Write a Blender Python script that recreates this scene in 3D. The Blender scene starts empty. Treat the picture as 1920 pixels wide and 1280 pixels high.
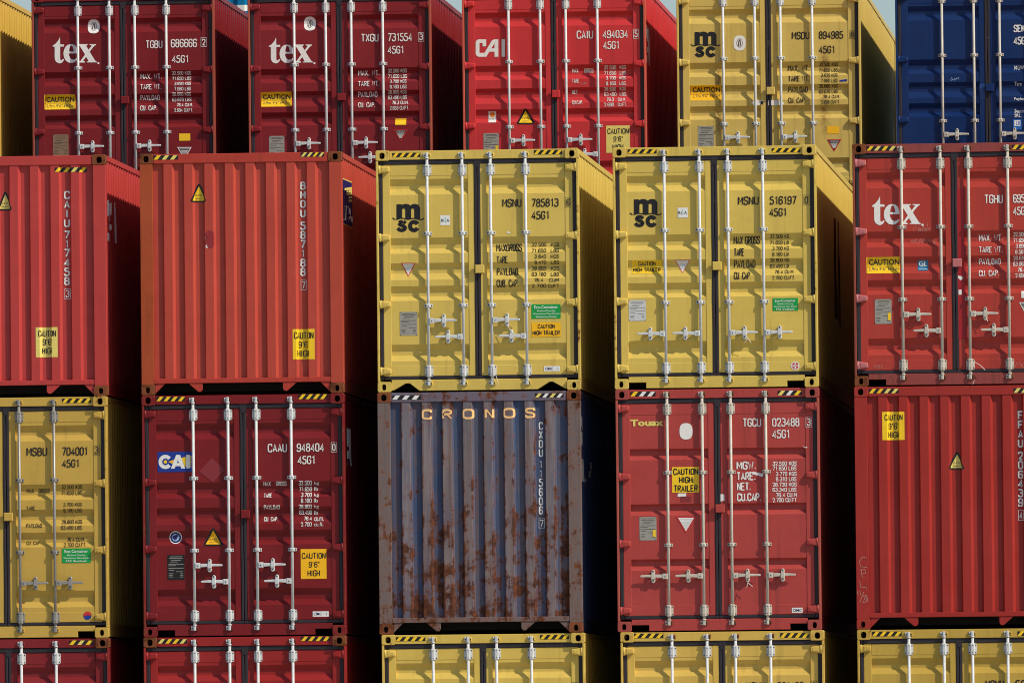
import bpy, bmesh, math, random
from mathutils import Vector, Matrix
from mathutils.geometry import tessellate_polygon

# ------------------------------------------------------------------ camera, sky, sun, exposure
SC = bpy.context.scene
COL = SC.collection
W, H, L = 2.438, 2.896, 12.192           # 40 ft high-cube container
TIER = 2.898                              # height of one storey of the stack
ROW2 = 14.16                              # how far the second row stands behind the first

cam_data = bpy.data.cameras.new("camera")
cam = bpy.data.objects.new("camera", cam_data)
COL.objects.link(cam)
cam_data.sensor_width = 36.0
cam_data.lens = 394.65
cam_data.clip_start = 1.0
cam_data.clip_end = 6000.0
yaw, pitch, roll = 0.07252, 0.03517, 0.01018
fw = Vector((-math.sin(yaw)*math.cos(pitch), math.cos(yaw)*math.cos(pitch), math.sin(pitch)))
rt = fw.cross(Vector((0, 0, 1))).normalized()
up = rt.cross(fw)
r2 = rt*math.cos(roll) - up*math.sin(roll)
u2 = up*math.cos(roll) + rt*math.sin(roll)
M = Matrix((r2, u2, -fw)).transposed().to_4x4()
M.translation = Vector((11.35, -133.94, 1.66))
cam.matrix_world = M
SC.camera = cam

SUN_DIR = Vector((2.05, -1.0, 2.1)).normalized()      # towards the sun: high on the right, a little in front
world = bpy.data.worlds.new("World")
SC.world = world
world.use_nodes = True
wn = world.node_tree
bg = wn.nodes["Background"]
sky = wn.nodes.new("ShaderNodeTexSky")
sky.sky_type = 'NISHITA'
sky.sun_disc = False
sky.sun_elevation = math.asin(SUN_DIR.z)
sky.sun_rotation = math.atan2(SUN_DIR.x, SUN_DIR.y)
sky.air_density = 1.0
sky.dust_density = 1.3
sky.ozone_density = 3.2
wn.links.new(sky.outputs[0], bg.inputs[0])
bg.inputs[1].default_value = 0.115
sun_data = bpy.data.lights.new("sun", 'SUN')
sun_data.energy = 4.3
sun_data.angle = math.radians(0.7)
sun_data.color = (1.0, 0.89, 0.75)
sun = bpy.data.objects.new("sun", sun_data)
COL.objects.link(sun)
sun.location = (40, -40, 60)
sun.rotation_euler = SUN_DIR.to_track_quat('Z', 'Y').to_euler()
SC.cycles.filter_width = 1.0
SC.view_settings.view_transform = 'Standard'
SC.view_settings.look = 'None'
SC.view_settings.exposure = 0.01
SC.view_settings.gamma = 1.0
SC.view_settings.use_curve_mapping = False

# ------------------------------------------------------------------ materials
def lin(r, g, b):
    return tuple((c/255/12.92 if c/255 <= .04045 else ((c/255+.055)/1.055)**2.4) for c in (r, g, b))

GAIN = 1.0
def nd(nt, typ, **kw):
    n = nt.nodes.new(typ)
    for k, v in kw.items():
        setattr(n, k, v)
    return n

def math_node(nt, op, a, b=None, clamp=False):
    n = nd(nt, 'ShaderNodeMath', operation=op, use_clamp=clamp)
    for i, x in enumerate((a, b)):
        if x is None: continue
        if isinstance(x, (int, float)): n.inputs[i].default_value = x
        else: nt.links.new(x, n.inputs[i])
    return n.outputs[0]

def mix_col(nt, fac, a, b):
    n = nd(nt, 'ShaderNodeMix', data_type='RGBA')
    for i, x in ((0, fac), (6, a), (7, b)):
        if isinstance(x, (int, float)): n.inputs[i].default_value = x
        elif isinstance(x, tuple): n.inputs[i].default_value = x + (1,) if len(x) == 3 else x
        else: nt.links.new(x, n.inputs[i])
    return n.outputs[2]

def noise(nt, vec, scale, detail=4, rough=.55, stretch=None):
    if stretch:
        mp = nd(nt, 'ShaderNodeMapping')
        mp.inputs['Scale'].default_value = stretch
        nt.links.new(vec, mp.inputs[0]); vec = mp.outputs[0]
    n = nd(nt, 'ShaderNodeTexNoise')
    n.inputs['Scale'].default_value = scale
    n.inputs['Detail'].default_value = detail
    n.inputs['Roughness'].default_value = rough
    nt.links.new(vec, n.inputs['Vector'])
    return n.outputs['Fac']

def ramp(nt, x, a, b):
    n = nd(nt, 'ShaderNodeMapRange')
    n.inputs[1].default_value = a; n.inputs[2].default_value = b
    nt.links.new(x, n.inputs[0])
    return n.outputs[0]

def paint(name, rgb, rust=.0, grime=.35, fade=.3, rough=.42, ridge=None, streaks=(), low_rust=0.0, bump=.25):
    """sprayed steel: sun fading, vertical dirt runs, rust blooms; object space, so it stays put on the steel"""
    m = bpy.data.materials.new(name); m.use_nodes = True
    nt = m.node_tree; bs = nt.nodes['Principled BSDF']
    tc = nd(nt, 'ShaderNodeTexCoord'); oi = nd(nt, 'ShaderNodeObjectInfo')
    va = nd(nt, 'ShaderNodeVectorMath', operation='MULTIPLY_ADD')
    nt.links.new(oi.outputs['Location'], va.inputs[0]); va.inputs[1].default_value = (.73, .73, .73)
    nt.links.new(tc.outputs['Object'], va.inputs[2])
    vec = va.outputs[0]
    sep = nd(nt, 'ShaderNodeSeparateXYZ'); nt.links.new(tc.outputs['Object'], sep.inputs[0])
    base = tuple(c*GAIN for c in lin(*rgb))
    pale = tuple(min(.9, c*1.12+.012) for c in base)
    deep = tuple(c*.84 for c in base)
    n1 = ramp(nt, noise(nt, vec, 1.1, 5, .6), .35, .68)
    col = mix_col(nt, math_node(nt, 'MULTIPLY', n1, fade), base, pale)
    n2 = ramp(nt, noise(nt, vec, 3.3, 6, .65), .5, .75)
    col = mix_col(nt, math_node(nt, 'MULTIPLY', n2, fade), col, deep)
    runs = ramp(nt, noise(nt, vec, 1.0, 6, .6, (13, 13, .55)), .56, .80)
    dirt = tuple(c*.35+.012 for c in base)
    col = mix_col(nt, math_node(nt, 'MULTIPLY', runs, grime), col, dirt)
    specks = ramp(nt, noise(nt, vec, 46, 3, .6), .69, .74)
    patchy = ramp(nt, noise(nt, vec, 1.9, 3, .5), .5, .7)
    col = mix_col(nt, math_node(nt, 'MULTIPLY', math_node(nt, 'MULTIPLY', specks, patchy), .55*min(1, grime*2)), col, (.07, .03, .02))
    # thin pale scratches
    sc = ramp(nt, noise(nt, vec, 7, 2, .5, (1, 1, 14)), .735, .76)
    col = mix_col(nt, math_node(nt, 'MULTIPLY', sc, .18), col, tuple(min(.8, c*1.5+.06) for c in base))
    rustcol = mix_col(nt, ramp(nt, noise(nt, vec, 15, 6, .75), .36, .64), (.028, .010, .006), (.135, .040, .013) if ridge else (.185, .056, .016))
    rmask = None
    if ridge:                                   # weathered outer faces of an old corrugated end
        rm = math_node(nt, 'LESS_THAN', sep.outputs[1], ridge)
        nn = ramp(nt, noise(nt, vec, 1.4, 6, .62, (4.2, 1, .45)), .3, .55)
        nb = ramp(nt, noise(nt, vec, 1.0, 5, .6, (9, 9, .35)), .35, .7)
        brown = mix_col(nt, nb, lin(134, 126, 128), lin(120, 100, 88))
        col = mix_col(nt, math_node(nt, 'MULTIPLY', math_node(nt, 'MULTIPLY', nn, rm), .92), col, brown)
        nn2 = ramp(nt, noise(nt, vec, 1.0, 5, .6, (6, 6, .5)), .40, .62)
        col = mix_col(nt, math_node(nt, 'MULTIPLY', nn2, .6), col, lin(92, 88, 92))
    if rust > 0 or low_rust > 0:
        a = noise(nt, vec, 4.4 if ridge else 6.5, 9, .70 if ridge else .74)
        a = math_node(nt, 'ADD', math_node(nt, 'MULTIPLY', a, .62), math_node(nt, 'MULTIPLY', noise(nt, vec, 1.0, 7, .7, (9, 9, 1.1)), .38))
        if ridge:                               # rust starts where the ribs are bent
            t = math_node(nt, 'FRACT', math_node(nt, 'MULTIPLY', math_node(nt, 'ADD', sep.outputs[0], W/2-.2885+.2469*4), 1/.2469))
            e1 = math_node(nt, 'MINIMUM', t, math_node(nt, 'SUBTRACT', 1.0, t))
            e2 = math_node(nt, 'ABSOLUTE', math_node(nt, 'SUBTRACT', t, .44))
            e = ramp(nt, math_node(nt, 'MINIMUM', e1, e2), .10, .0)
            a = math_node(nt, 'ADD', a, math_node(nt, 'MULTIPLY', e, .075))
        if low_rust:
            lowz = ramp(nt, sep.outputs[2], 2.3, .2)
            a = math_node(nt, 'ADD', a, math_node(nt, 'MULTIPLY', lowz, low_rust))
        th = .70 - rust*.30
        rmask = ramp(nt, a, th, th+.05)
        halo = ramp(nt, a, th-.07, th+.02)
        if ridge:                               # stain that has bled downwards
            st = ramp(nt, noise(nt, vec, 1.0, 7, .7, (16, 16, .42)), .50, .68)
            col = mix_col(nt, math_node(nt, 'MULTIPLY', st, .75), col, lin(98, 72, 60))
        col = mix_col(nt, math_node(nt, 'MULTIPLY', halo, .4), col, tuple(base[i]*.45+(.14, .05, .015)[i] for i in range(3)))
        col = mix_col(nt, math_node(nt, 'MULTIPLY', rmask, .95), col, rustcol)
    for (x, z0, z1, w) in streaks:              # rust that has run down the door
        g = math_node(nt, 'ABSOLUTE', math_node(nt, 'SUBTRACT', sep.outputs[0], x-W/2))
        g = ramp(nt, math_node(nt, 'ADD', g, math_node(nt, 'MULTIPLY', noise(nt, vec, 9, 5, .7), w*1.5)), w*1.75, w*.6)
        zz = math_node(nt, 'MULTIPLY', ramp(nt, sep.outputs[2], H-z0, H-z0-.25), ramp(nt, sep.outputs[2], H-z1, H-z1+.2))
        sp = ramp(nt, noise(nt, vec, 24, 5, .75), .36, .54)
        bl = ramp(nt, noise(nt, vec, 2.6, 3, .6), .30, .52)
        k = math_node(nt, 'MULTIPLY', math_node(nt, 'MULTIPLY', g, zz), math_node(nt, 'MULTIPLY', sp, bl))
        col = mix_col(nt, math_node(nt, 'MULTIPLY', k, .85, True), col, rustcol)
    nt.links.new(col, bs.inputs['Base Color'])
    rg = math_node(nt, 'ADD', math_node(nt, 'MULTIPLY', n2, .18), rough)
    if rmask is not None: rg = math_node(nt, 'ADD', rg, math_node(nt, 'MULTIPLY', rmask, .35), True)
    nt.links.new(rg, bs.inputs['Roughness'])
    bs.inputs['Specular IOR Level'].default_value = .22
    b1 = nd(nt, 'ShaderNodeBump'); b1.inputs['Strength'].default_value = bump; b1.inputs['Distance'].default_value = .03
    hgt = math_node(nt, 'ADD', noise(nt, vec, 2.4, 3, .5), math_node(nt, 'MULTIPLY', noise(nt, vec, 70, 2, .5), .03))
    if rmask is not None: hgt = math_node(nt, 'ADD', hgt, math_node(nt, 'MULTIPLY', math_node(nt, 'MULTIPLY', rmask, noise(nt, vec, 40, 4, .7)), .25))
    nt.links.new(hgt, b1.inputs['Height']); nt.links.new(b1.outputs[0], bs.inputs['Normal'])
    return m

def plain(name, rgb, rough=.5, metal=0., var=.15, scale=14, dirt=0.25, spec=.4):
    m = bpy.data.materials.new(name); m.use_nodes = True
    nt = m.node_tree; bs = nt.nodes['Principled BSDF']
    tc = nd(nt, 'ShaderNodeTexCoord'); oi = nd(nt, 'ShaderNodeObjectInfo')
    va = nd(nt, 'ShaderNodeVectorMath', operation='MULTIPLY_ADD')
    nt.links.new(oi.outputs['Location'], va.inputs[0]); va.inputs[1].default_value = (.37, .37, .37)
    nt.links.new(tc.outputs['Object'], va.inputs[2]); vec = va.outputs[0]
    base = tuple(c*GAIN for c in lin(*rgb))
    col = mix_col(nt, math_node(nt, 'MULTIPLY', ramp(nt, noise(nt, vec, scale, 5, .65), .4, .7), var), base, tuple(c*.5+.01 for c in base))
    col = mix_col(nt, math_node(nt, 'MULTIPLY', ramp(nt, noise(nt, vec, 1.0, 6, .65, (24, 24, 2.5)), .58, .8), dirt), col, tuple(c*.3+.012 for c in base))
    nt.links.new(col, bs.inputs['Base Color'])
    bs.inputs['Roughness'].default_value = rough
    bs.inputs['Metallic'].default_value = metal
    bs.inputs['Specular IOR Level'].default_value = spec
    return m

MARK = {'W': (226, 226, 220), 'K': (22, 20, 22), 'Y': (238, 196, 28), 'YP': (224, 205, 108), 'YO': (240, 182, 10),
        'G': (70, 66, 60), 'GR': (120, 116, 112), 'RED': (190, 40, 42), 'ROSE': (196, 120, 104), 'GREEN': (0, 150, 62), 'STEEL': (150, 148, 138),
        'LSTEEL': (196, 200, 198), 'BRASS': (132, 104, 78), 'NAVY': (24, 28, 92), 'BLUE': (14, 50, 140), 'LBLUE': (28, 96, 176),
        'BLUE2': (24, 66, 126), 'TEAL': (42, 112, 150), 'LB': (150, 180, 215), 'CYAN': (70, 180, 205), 'ORANGE': (235, 130, 30),
        'CH': (186, 130, 120), 'DRED': (140, 38, 40), 'DRED2': (128, 40, 44), 'FRESH': (158, 20, 28), 'GHOST': (128, 40, 46), 'CREAM': (238, 190, 128)}
MARKMAT = {k: plain('marking_'+k.lower(), v, .45, 0, .24, 30, .26) for k, v in MARK.items()}
GASKET = plain('door_rubber', (38, 33, 40), .55, 0, .5, 22, .5)
GALV = plain('white_painted_steel', (200, 204, 203), .45, 0.0, .38, 20, .55)
GALV2 = plain('aged_white_steel', (192, 186, 172), .5, 0.0, .45, 20, .7)
GALV3 = plain('dull_zinc', (150, 148, 142), .42, .3, .35, 30, .4)
DARK = plain('dark_bolt', (42, 40, 42), .6)
FLOORM = plain('under_floor_steel', (40, 36, 34), .7)
WIRE = plain('seal_wire', (214, 208, 196), .5)
ASPHALT = plain('yard_concrete', (168, 163, 153), .9, 0, .4, .8, .0, .2)

# ------------------------------------------------------------------ mesh builder (u from the left, y into the container, v down from the top)
class MB:
    def __init__(s): s.v = []; s.f = []; s.m = []; s.sm = []
    def add(s, pts, faces, mi=0, smooth=False):
        o = len(s.v); s.v += pts
        for f in faces:
            s.f.append(tuple(o+i for i in f)); s.m.append(mi); s.sm.append(smooth)
    def prism(s, poly, y0, y1, c=0., holes=(), mi=0):
        """flat polygon in (u, v) pushed back from y0 to y1, front edge chamfered by c"""
        area = sum(poly[i-1][0]*poly[i][1]-poly[i][0]*poly[i-1][1] for i in range(len(poly)))
        if area < 0: poly = poly[::-1]
        n = len(poly)
        def ins(c):
            out = []
            for i in range(n):
                a, b, d = Vector(poly[i-1]), Vector(poly[i]), Vector(poly[(i+1) % n])
                e1 = (b-a).normalized(); e2 = (d-b).normalized()
                n1 = Vector((-e1.y, e1.x)); n2 = Vector((-e2.y, e2.x))
                k = 1+n1.dot(n2)
                q = b + (n1+n2)*(c/max(k, .4))
                out.append((q.x, q.y))
            return out
        front = ins(c) if c else poly
        loops = [front]+[list(h) for h in holes]
        allp = [p for l in loops for p in l]
        tris = tessellate_polygon([[Vector((p[0], p[1], 0)) for p in l] for l in loops])
        s.add([(p[0], y0, p[1]) for p in allp], [tuple(t) for t in tris], mi)
        s.add([(p[0], y1, p[1]) for p in allp], [tuple(t) for t in tris], mi)
        rings = [[(p[0], y0, p[1]) for p in front]]
        if c: rings.append([(p[0], y0+c, p[1]) for p in poly])
        rings.append([(p[0], y1, p[1]) for p in poly])
        for a, b in zip(rings, rings[1:]):
            s.add(a+b, [(i, (i+1) % n, n+(i+1) % n, n+i) for i in range(n)], mi)
        for h in holes:
            k = len(h)
            s.add([(p[0], y0, p[1]) for p in h]+[(p[0], y1, p[1]) for p in h], [(i, (i+1) % k, k+(i+1) % k, k+i) for i in range(k)], mi)
    def box(s, u0, u1, y0, y1, v0, v1, c=0., mi=0):
        s.prism([(u0, v0), (u1, v0), (u1, v1), (u0, v1)], y0, y1, c, (), mi)
    def cyl(s, u, y, r, v0, v1, n=14, mi=0):
        p = [(u+r*math.cos(2*math.pi*i/n), y+r*math.sin(2*math.pi*i/n)) for i in range(n)]
        s.add([(a, b, v0) for a, b in p]+[(a, b, v1) for a, b in p], [(i, (i+1) % n, n+(i+1) % n, n+i) for i in range(n)], mi, True)
        s.add([(a, b, v0) for a, b in p], [tuple(range(n))], mi); s.add([(a, b, v1) for a, b in p], [tuple(range(n))], mi)
    def mesh(s, name):
        me = bpy.data.meshes.new(name)
        bm = bmesh.new()
        vs = [bm.verts.new((u-W/2, y, H-v)) for u, y, v in s.v]
        for f, mi, sm in zip(s.f, s.m, s.sm):
            try: fc = bm.faces.new([vs[i] for i in f])
            except ValueError: continue
            fc.material_index = mi; fc.smooth = sm
        bmesh.ops.remove_doubles(bm, verts=bm.verts, dist=1e-5)
        bmesh.ops.recalc_face_normals(bm, faces=bm.faces)
        bm.to_mesh(me); bm.free()
        return me

MESHES = {}
def shared(key, fn):
    if key not in MESHES:
        b = MB(); fn(b); MESHES[key] = b.mesh(key)
    return MESHES[key]

def part(name, me, mats, parent, label=None):
    o = bpy.data.objects.new(name, me); COL.objects.link(o); o.parent = parent
    if not isinstance(mats, (list, tuple)): mats = [mats]
    while len(me.materials) < len(mats): me.materials.append(None)
    for i, m in enumerate(mats):
        o.material_slots[i].link = 'OBJECT'; o.material_slots[i].material = m
    if label: o['label'] = label
    return o

def oval_pts(cu, cv, w, h, n=18, sq=2.0):
    out = []
    for i in range(n):
        a = 2*math.pi*i/n; c, d = math.cos(a), math.sin(a)
        out.append((cu+w/2*math.copysign(abs(c)**(2/sq), c), cv+h/2*math.copysign(abs(d)**(2/sq), d)))
    return out

# ------------------------------------------------------------------ pressed profiles
PANEL_Y, GROOVE = .056, .040
G5 = [(.344, .405, .459, .533), (1.049, 1.123, 1.177, 1.238), (1.351, 1.405, 1.474, 1.553), (1.627, 1.688, 1.749, 1.803), (2.327, 2.388, 2.457, 2.526)]
G3 = [(.712, .738, .794, .847), (1.372, 1.398, 1.456, 1.51), (2.03, 2.056, 2.112, 2.166)]
PROFILE = {'five': G5, 'three': G3}
def panel_depth(kind, v):
    for a, b, c, d in PROFILE[kind]:
        if a < v < d:
            if v < b: return PANEL_Y+GROOVE*(v-a)/(b-a)
            if v <= c: return PANEL_Y+GROOVE
            return PANEL_Y+GROOVE*(d-v)/(d-c)
    return PANEL_Y
END_OUT, END_IN = .016, .052
RIDGES = [.2885+.2469*k for k in range(8)]
SL, SR = .021, .030                       # run of the left and right flank of a ridge
END_BREAKS = [.157]+[x for r in RIDGES for x in (r-SL, r, r+.1, r+.1+SR)]+[2.281]
def end_depth(u):
    for r in RIDGES:
        if r-SL < u < r+.1+SR:
            if u < r: return END_OUT+(END_IN-END_OUT)*(r-u)/SL
            if u <= r+.1: return END_OUT
            return END_OUT+(END_IN-END_OUT)*(u-r-.1)/SR
    return END_IN
SIDE_OUT, SIDE_D, PER = .012, .036, .278
def side_breaks(d1=L-.2):
    out, d = [.18], .21
    while d+PER < d1:
        out += [d, d+.068, d+.138, d+.206]; d += PER
    return out+[d1]
def side_depth(d):
    if d <= .21: return SIDE_OUT
    k = (d-.21) % PER
    if k < .068: return SIDE_OUT+SIDE_D*k/.068
    if k < .138: return SIDE_OUT+SIDE_D
    if k < .206: return SIDE_OUT+SIDE_D*(.206-k)/.068
    return SIDE_OUT

# ------------------------------------------------------------------ lettering: monoline stencil capitals on a 4 x 8 grid
GL = {
'A': ['s0,0 2,8 4,0', 's.75,2.4 3.25,2.4'], 'B': ['r0,0 0,8 3.7,8 3.7,4.3 0,4.3', 'r0,4.3 4,4.3 4,0 0,0'], 'C': ['r4,5.8 4,8 0,8 0,0 4,0 4,2.2'],
'D': ['r0,0 0,8 4,8 4,0 0,0'], 'E': ['s4,8 0,8 0,0 4,0', 's0,4.2 3.2,4.2'], 'F': ['s4,8 0,8 0,0', 's0,4.2 3.2,4.2'],
'G': ['r4,5.8 4,8 0,8 0,0 4,0 4,3.8', 's2.2,3.9 4,3.9'], 'H': ['s0,0 0,8', 's4,0 4,8', 's0,4.1 4,4.1'], 'I': ['s2,0 2,8'], 'J': ['r0,2 0,0 4,0 4,8'],
'K': ['s0,0 0,8', 's4,8 .4,3.6', 's1.3,4.9 4,0'], 'L': ['s0,8 0,0 4,0'], 'M': ['s0,0 0,8', 's4,0 4,8', 'd.2,8 2,2.6 3.8,8'], 'N': ['s0,0 0,8', 's4,0 4,8', 'd.2,8 3.8,0'],
'O': ['c0,0 0,8 4,8 4,0'], 'P': ['r0,0 0,8 4,8 4,3.7 0,3.7'], 'Q': ['c0,0 0,8 4,8 4,0', 's2.4,1.8 4.2,-.4'], 'R': ['r0,0 0,8 3.9,8 3.9,4 0,4', 'd2,4 4,0'],
'S': ['r4,6 4,8 0,8 0,4.5 4,3.6 4,0 0,0 0,2'], 'T': ['s2,0 2,8', 's0,8 4,8'], 'U': ['r0,8 0,0 4,0 4,8'], 'V': ['s0,8 2,0 4,8'], 'W': ['d0,8 1,0 2,6 3,0 4,8'],
'X': ['s0,0 4,8', 's0,8 4,0'], 'Y': ['s2,0 2,3.6', 's0,8 2,3.6 4,8'], 'Z': ['s0,8 4,8 0,0 4,0'],
'0': ['c0,0 0,8 4,8 4,0'], '1': ['s.6,6.4 2.3,8 2.3,0'], '2': ['r0,6 0,8 4,8 4,4.6 0,0 4,0'], '3': ['r0,8 4,8 4,4.3 1.4,4.3', 'r1.4,4.3 4,4.3 4,0 0,0 0,2'],
'4': ['s3,0 3,8 0,2.2 4.2,2.2'], '5': ['r4,8 .2,8 .2,4.7 4,4.7 4,0 0,0 0,1.8'], '6': ['c0,0 0,4.6 4,4.6 4,0', 'r0,2.5 0,8 4,8 4,6.2'], '7': ['s0,8 4,8 1.3,0'],
'8': ['c.15,4.3 .15,8 3.85,8 3.85,4.3', 'c0,0 0,4.3 4,4.3 4,0'], '9': ['c0,3.4 0,8 4,8 4,3.4', 'r4,5.5 4,0 0,0 0,1.8'],
'.': ['s.6,.1 .6,.9'], ',': ['s.7,.8 .3,-1'], "'": ['s.6,6.2 .6,8'], '"': ['s.4,6.2 .4,8', 's1.5,6.2 1.5,8'], '-': ['s.4,3.8 3,3.8']}
WIDTH = {'I': 1.2, '.': 1.2, ',': 1.2, "'": 1.2, '"': 1.9, ' ': 2.0, 'M': 4.6, 'W': 4.8, '1': 3.2}
def fillet(P, closed, rad):
    n = len(P); out = []
    rng = range(n) if closed else range(1, n-1)
    if not closed: out.append(P[0])
    for i in rng:
        a, b, c = Vector(P[i-1]), Vector(P[i]), Vector(P[(i+1) % n])
        r = min(rad, (a-b).length*.5, (c-b).length*.5)
        p, q = b+(a-b).normalized()*r, b+(c-b).normalized()*r
        for t in (0, .33, .67, 1):
            x = p*(1-t)**2+b*2*t*(1-t)+q*t*t
            out.append((x.x, x.y))
    if not closed: out.append(P[-1])
    return out
def ribbon(P, w, closed=False):
    """quads of a constant-width stroke along a polyline"""
    n = len(P); Lf, Rt = [], []
    for i in range(n):
        b = Vector(P[i])
        if closed or 0 < i < n-1:
            e1 = (b-Vector(P[i-1])); e2 = (Vector(P[(i+1) % n])-b)
            e1 = e1.normalized() if e1.length else e2.normalized(); e2 = e2.normalized() if e2.length else e1
        elif i == 0: e1 = e2 = (Vector(P[1])-b).normalized()
        else: e1 = e2 = (b-Vector(P[i-1])).normalized()
        n1, n2 = Vector((-e1.y, e1.x)), Vector((-e2.y, e2.x))
        k = max(1+n1.dot(n2), .45)
        o = (n1+n2)*(w/2/k)
        Lf.append(tuple(b+o)); Rt.append(tuple(b-o))
    m = n if closed else n-1
    return [[Lf[i], Lf[(i+1) % n], Rt[(i+1) % n], Rt[i]] for i in range(m)]

def stencil(txt, u0, u1, v0, v1, bold):
    """polygons of a line of capitals fitted into the box"""
    adv = [WIDTH.get(c, 4)+1.75 for c in txt]
    total = sum(adv)-1.75
    sw = (1.32+.33*bold)
    sx, sy = (u1-u0)/(total+sw*.8), (v1-v0)/(8+sw*.9)
    out = []; x = sw*.4
    for c, a in zip(txt, adv):
        wd = WIDTH.get(c, 4)
        for k, st in enumerate(GL.get(c, [])):
            P = [tuple(float(z) for z in q.split(',')) for q in st[1:].split()]
            if wd > 4: P = [(p[0]*wd/4, p[1]) for p in P]
            if c in 'I': P = [(p[0]-1.4, p[1]) for p in P]
            closed = st[0] == 'c'
            if st[0] in 'rc': P = fillet(P, closed, 2.0)
            P = [(u0+(x+p[0])*sx, v1-(p[1]+sw*.45)*sy) for p in P]
            # stroke width kept even although the box may be squeezed
            for q in ribbon(P, sw*(.70 if st[0] == 'd' else 1)*min(.45*sx+.5*sy, sx*1.5 if len(txt) > 1 else sy), closed): out.append((q, k))
        x += a
    return out

FONTC = {}
def font_polys(txt, u0, u1, v0, v1, bold):
    key = (txt, bold)
    if key not in FONTC:
        cu = bpy.data.curves.new('t', 'FONT'); cu.body = txt; cu.size = 1; cu.resolution_u = 2; cu.offset = .012*bold
        o = bpy.data.objects.new('t', cu); COL.objects.link(o)
        dg = bpy.context.evaluated_depsgraph_get()
        me = bpy.data.meshes.new_from_object(o.evaluated_get(dg))
        FONTC[key] = [[tuple(me.vertices[i].co[:2]) for i in p.vertices] for p in me.polygons]
        bpy.data.objects.remove(o); bpy.data.curves.remove(cu); bpy.data.meshes.remove(me)
    P = FONTC[key]
    xs = [p[0] for q in P for p in q]; ys = [p[1] for q in P for p in q]
    a, b, c, d = min(xs), max(xs), min(ys), max(ys)
    return [([(u0+(p[0]-a)/(b-a)*(u1-u0), v1-(p[1]-c)/(d-c)*(v1-v0)) for p in q], 0) for q in P]

def item_polys(it):
    """-> (list of (polygon, stroke index), colour, layer)"""
    k = it[0]
    if k == 't': return stencil(it[1], it[2], it[3], it[4], it[5], it[7]), it[6], 3
    if k == 'f': return font_polys(it[1], it[2], it[3], it[4], it[5], it[7]), it[6], 3
    if k == 'r': return [([(it[1], it[3]), (it[2], it[3]), (it[2], it[4]), (it[1], it[4])], 0)], it[5], it[6]
    if k == 'o':
        return [(oval_pts((it[1]+it[2])/2, (it[3]+it[4])/2, it[2]-it[1], it[4]-it[3], 28, it[7]), 0)], it[5], it[6]
    if k == 'p':
        loops = [it[1]]+list(it[2]); allp = [p for l in loops for p in l]
        tr = tessellate_polygon([[Vector((p[0], p[1], 0)) for p in l] for l in loops])
        return [([allp[i] for i in t], 0) for t in tr], it[3], it[4]
    if k == 'l':
        P = it[1]; closed = P[0] == P[-1] and len(P) > 3
        if closed: P = P[:-1]
        if not closed and len(P) > 5: P = fillet(P, False, 1.0)
        return [(q, 0) for q in ribbon(P, it[2], closed)], it[3], it[4]

def split(poly, ax, b):
    lo, hi = [], []
    for i in range(len(poly)):
        p, q = poly[i], poly[(i+1) % len(poly)]
        if p[ax] <= b: lo.append(p)
        if p[ax] >= b: hi.append(p)
        if (p[ax]-b)*(q[ax]-b) < 0:
            t = (b-p[ax])/(q[ax]-p[ax]); r = tuple(p[j]+t*(q[j]-p[j]) for j in (0, 1)); lo.append(r); hi.append(r)
    return [x for x in (lo, hi) if len(x) > 2]
def chop(polys, ax, breaks):
    for b in breaks:
        nxt = []
        for p, k in polys:
            a = [q[ax] for q in p]
            if min(a) < b-1e-6 and max(a) > b+1e-6: nxt += [(x, k) for x in split(p, ax, b)]
            else: nxt.append((p, k))
        polys = nxt
    return polys

def decal(name, surf, arc, label, items, parent, kind):
    """painted or stuck-on marking that lies on the pressed steel and follows it"""
    mats, b = [], MB()
    remap = None
    if arc:                                        # a sheet stuck on: it follows the corrugation, so measure along it
        us = [p[0] for it in items for q, _ in item_polys(it)[0] for p in q]
        u0, u1 = min(us), max(us); N = 400
        xs = [u0+(u1-u0)*i/N for i in range(N+1)]; s = [0]
        for i in range(N): s.append(s[-1]+math.hypot(xs[i+1]-xs[i], end_depth(xs[i+1])-end_depth(xs[i])))
        def inv(u):
            t = (u-u0)/(u1-u0)*s[-1]
            for i in range(N):
                if s[i+1] >= t: return xs[i]+(xs[i+1]-xs[i])*(t-s[i])/max(1e-9, s[i+1]-s[i])
            return u1
        remap = inv
    for n, it in enumerate(items):
        polys, c, lay = item_polys(it)
        if c not in mats: mats.append(c)
        mi = mats.index(c)
        if surf == 'door': polys = chop(chop(polys, 1, [x for g in PROFILE[kind] for x in g]), 0, [.1675, 1.1055, 1.3255, 2.2705])
        elif surf == 'end':
            if remap:                              # split finely before wrapping round the ridges
                polys = chop(polys, 0, [us0 for us0 in [u0+(u1-u0)*i/60 for i in range(1, 60)]])
                polys = [([(remap(p[0]), p[1]) for p in q], k) for q, k in polys]
            polys = chop(polys, 0, END_BREAKS)
        elif surf == 'side': polys = chop(polys, 0, side_breaks(8))
        for q, k in polys:
            off = .0022+.0006*lay+.0001*k+.00002*(n % 5)
            pts = []; um = sum(p[0] for p in q)/len(q)
            stile = um < .1675 or 1.1055 < um < 1.3255 or um > 2.2705
            for u, v in q:
                if surf == 'door':
                    d = panel_depth(kind, v)
                    if v > 2.583 or v < .307: d = min(d, .0525)
                    if stile: d = min(d, .0505)
                    pts.append((u, d-off, v))
                elif surf == 'end': pts.append((u, end_depth(u)-off, v))
                elif surf == 'rail': pts.append((u, (.030 if kind != 'end' else .008)-off, v))
                elif surf == 'post': pts.append((u, .004-off, v))
                else: pts.append((W-side_depth(u)+off, u, v))
            b.add(pts, [tuple(range(len(pts)))], mi)
    return part(name, b.mesh(name), [MARKMAT[c] for c in mats], parent, label)

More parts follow.
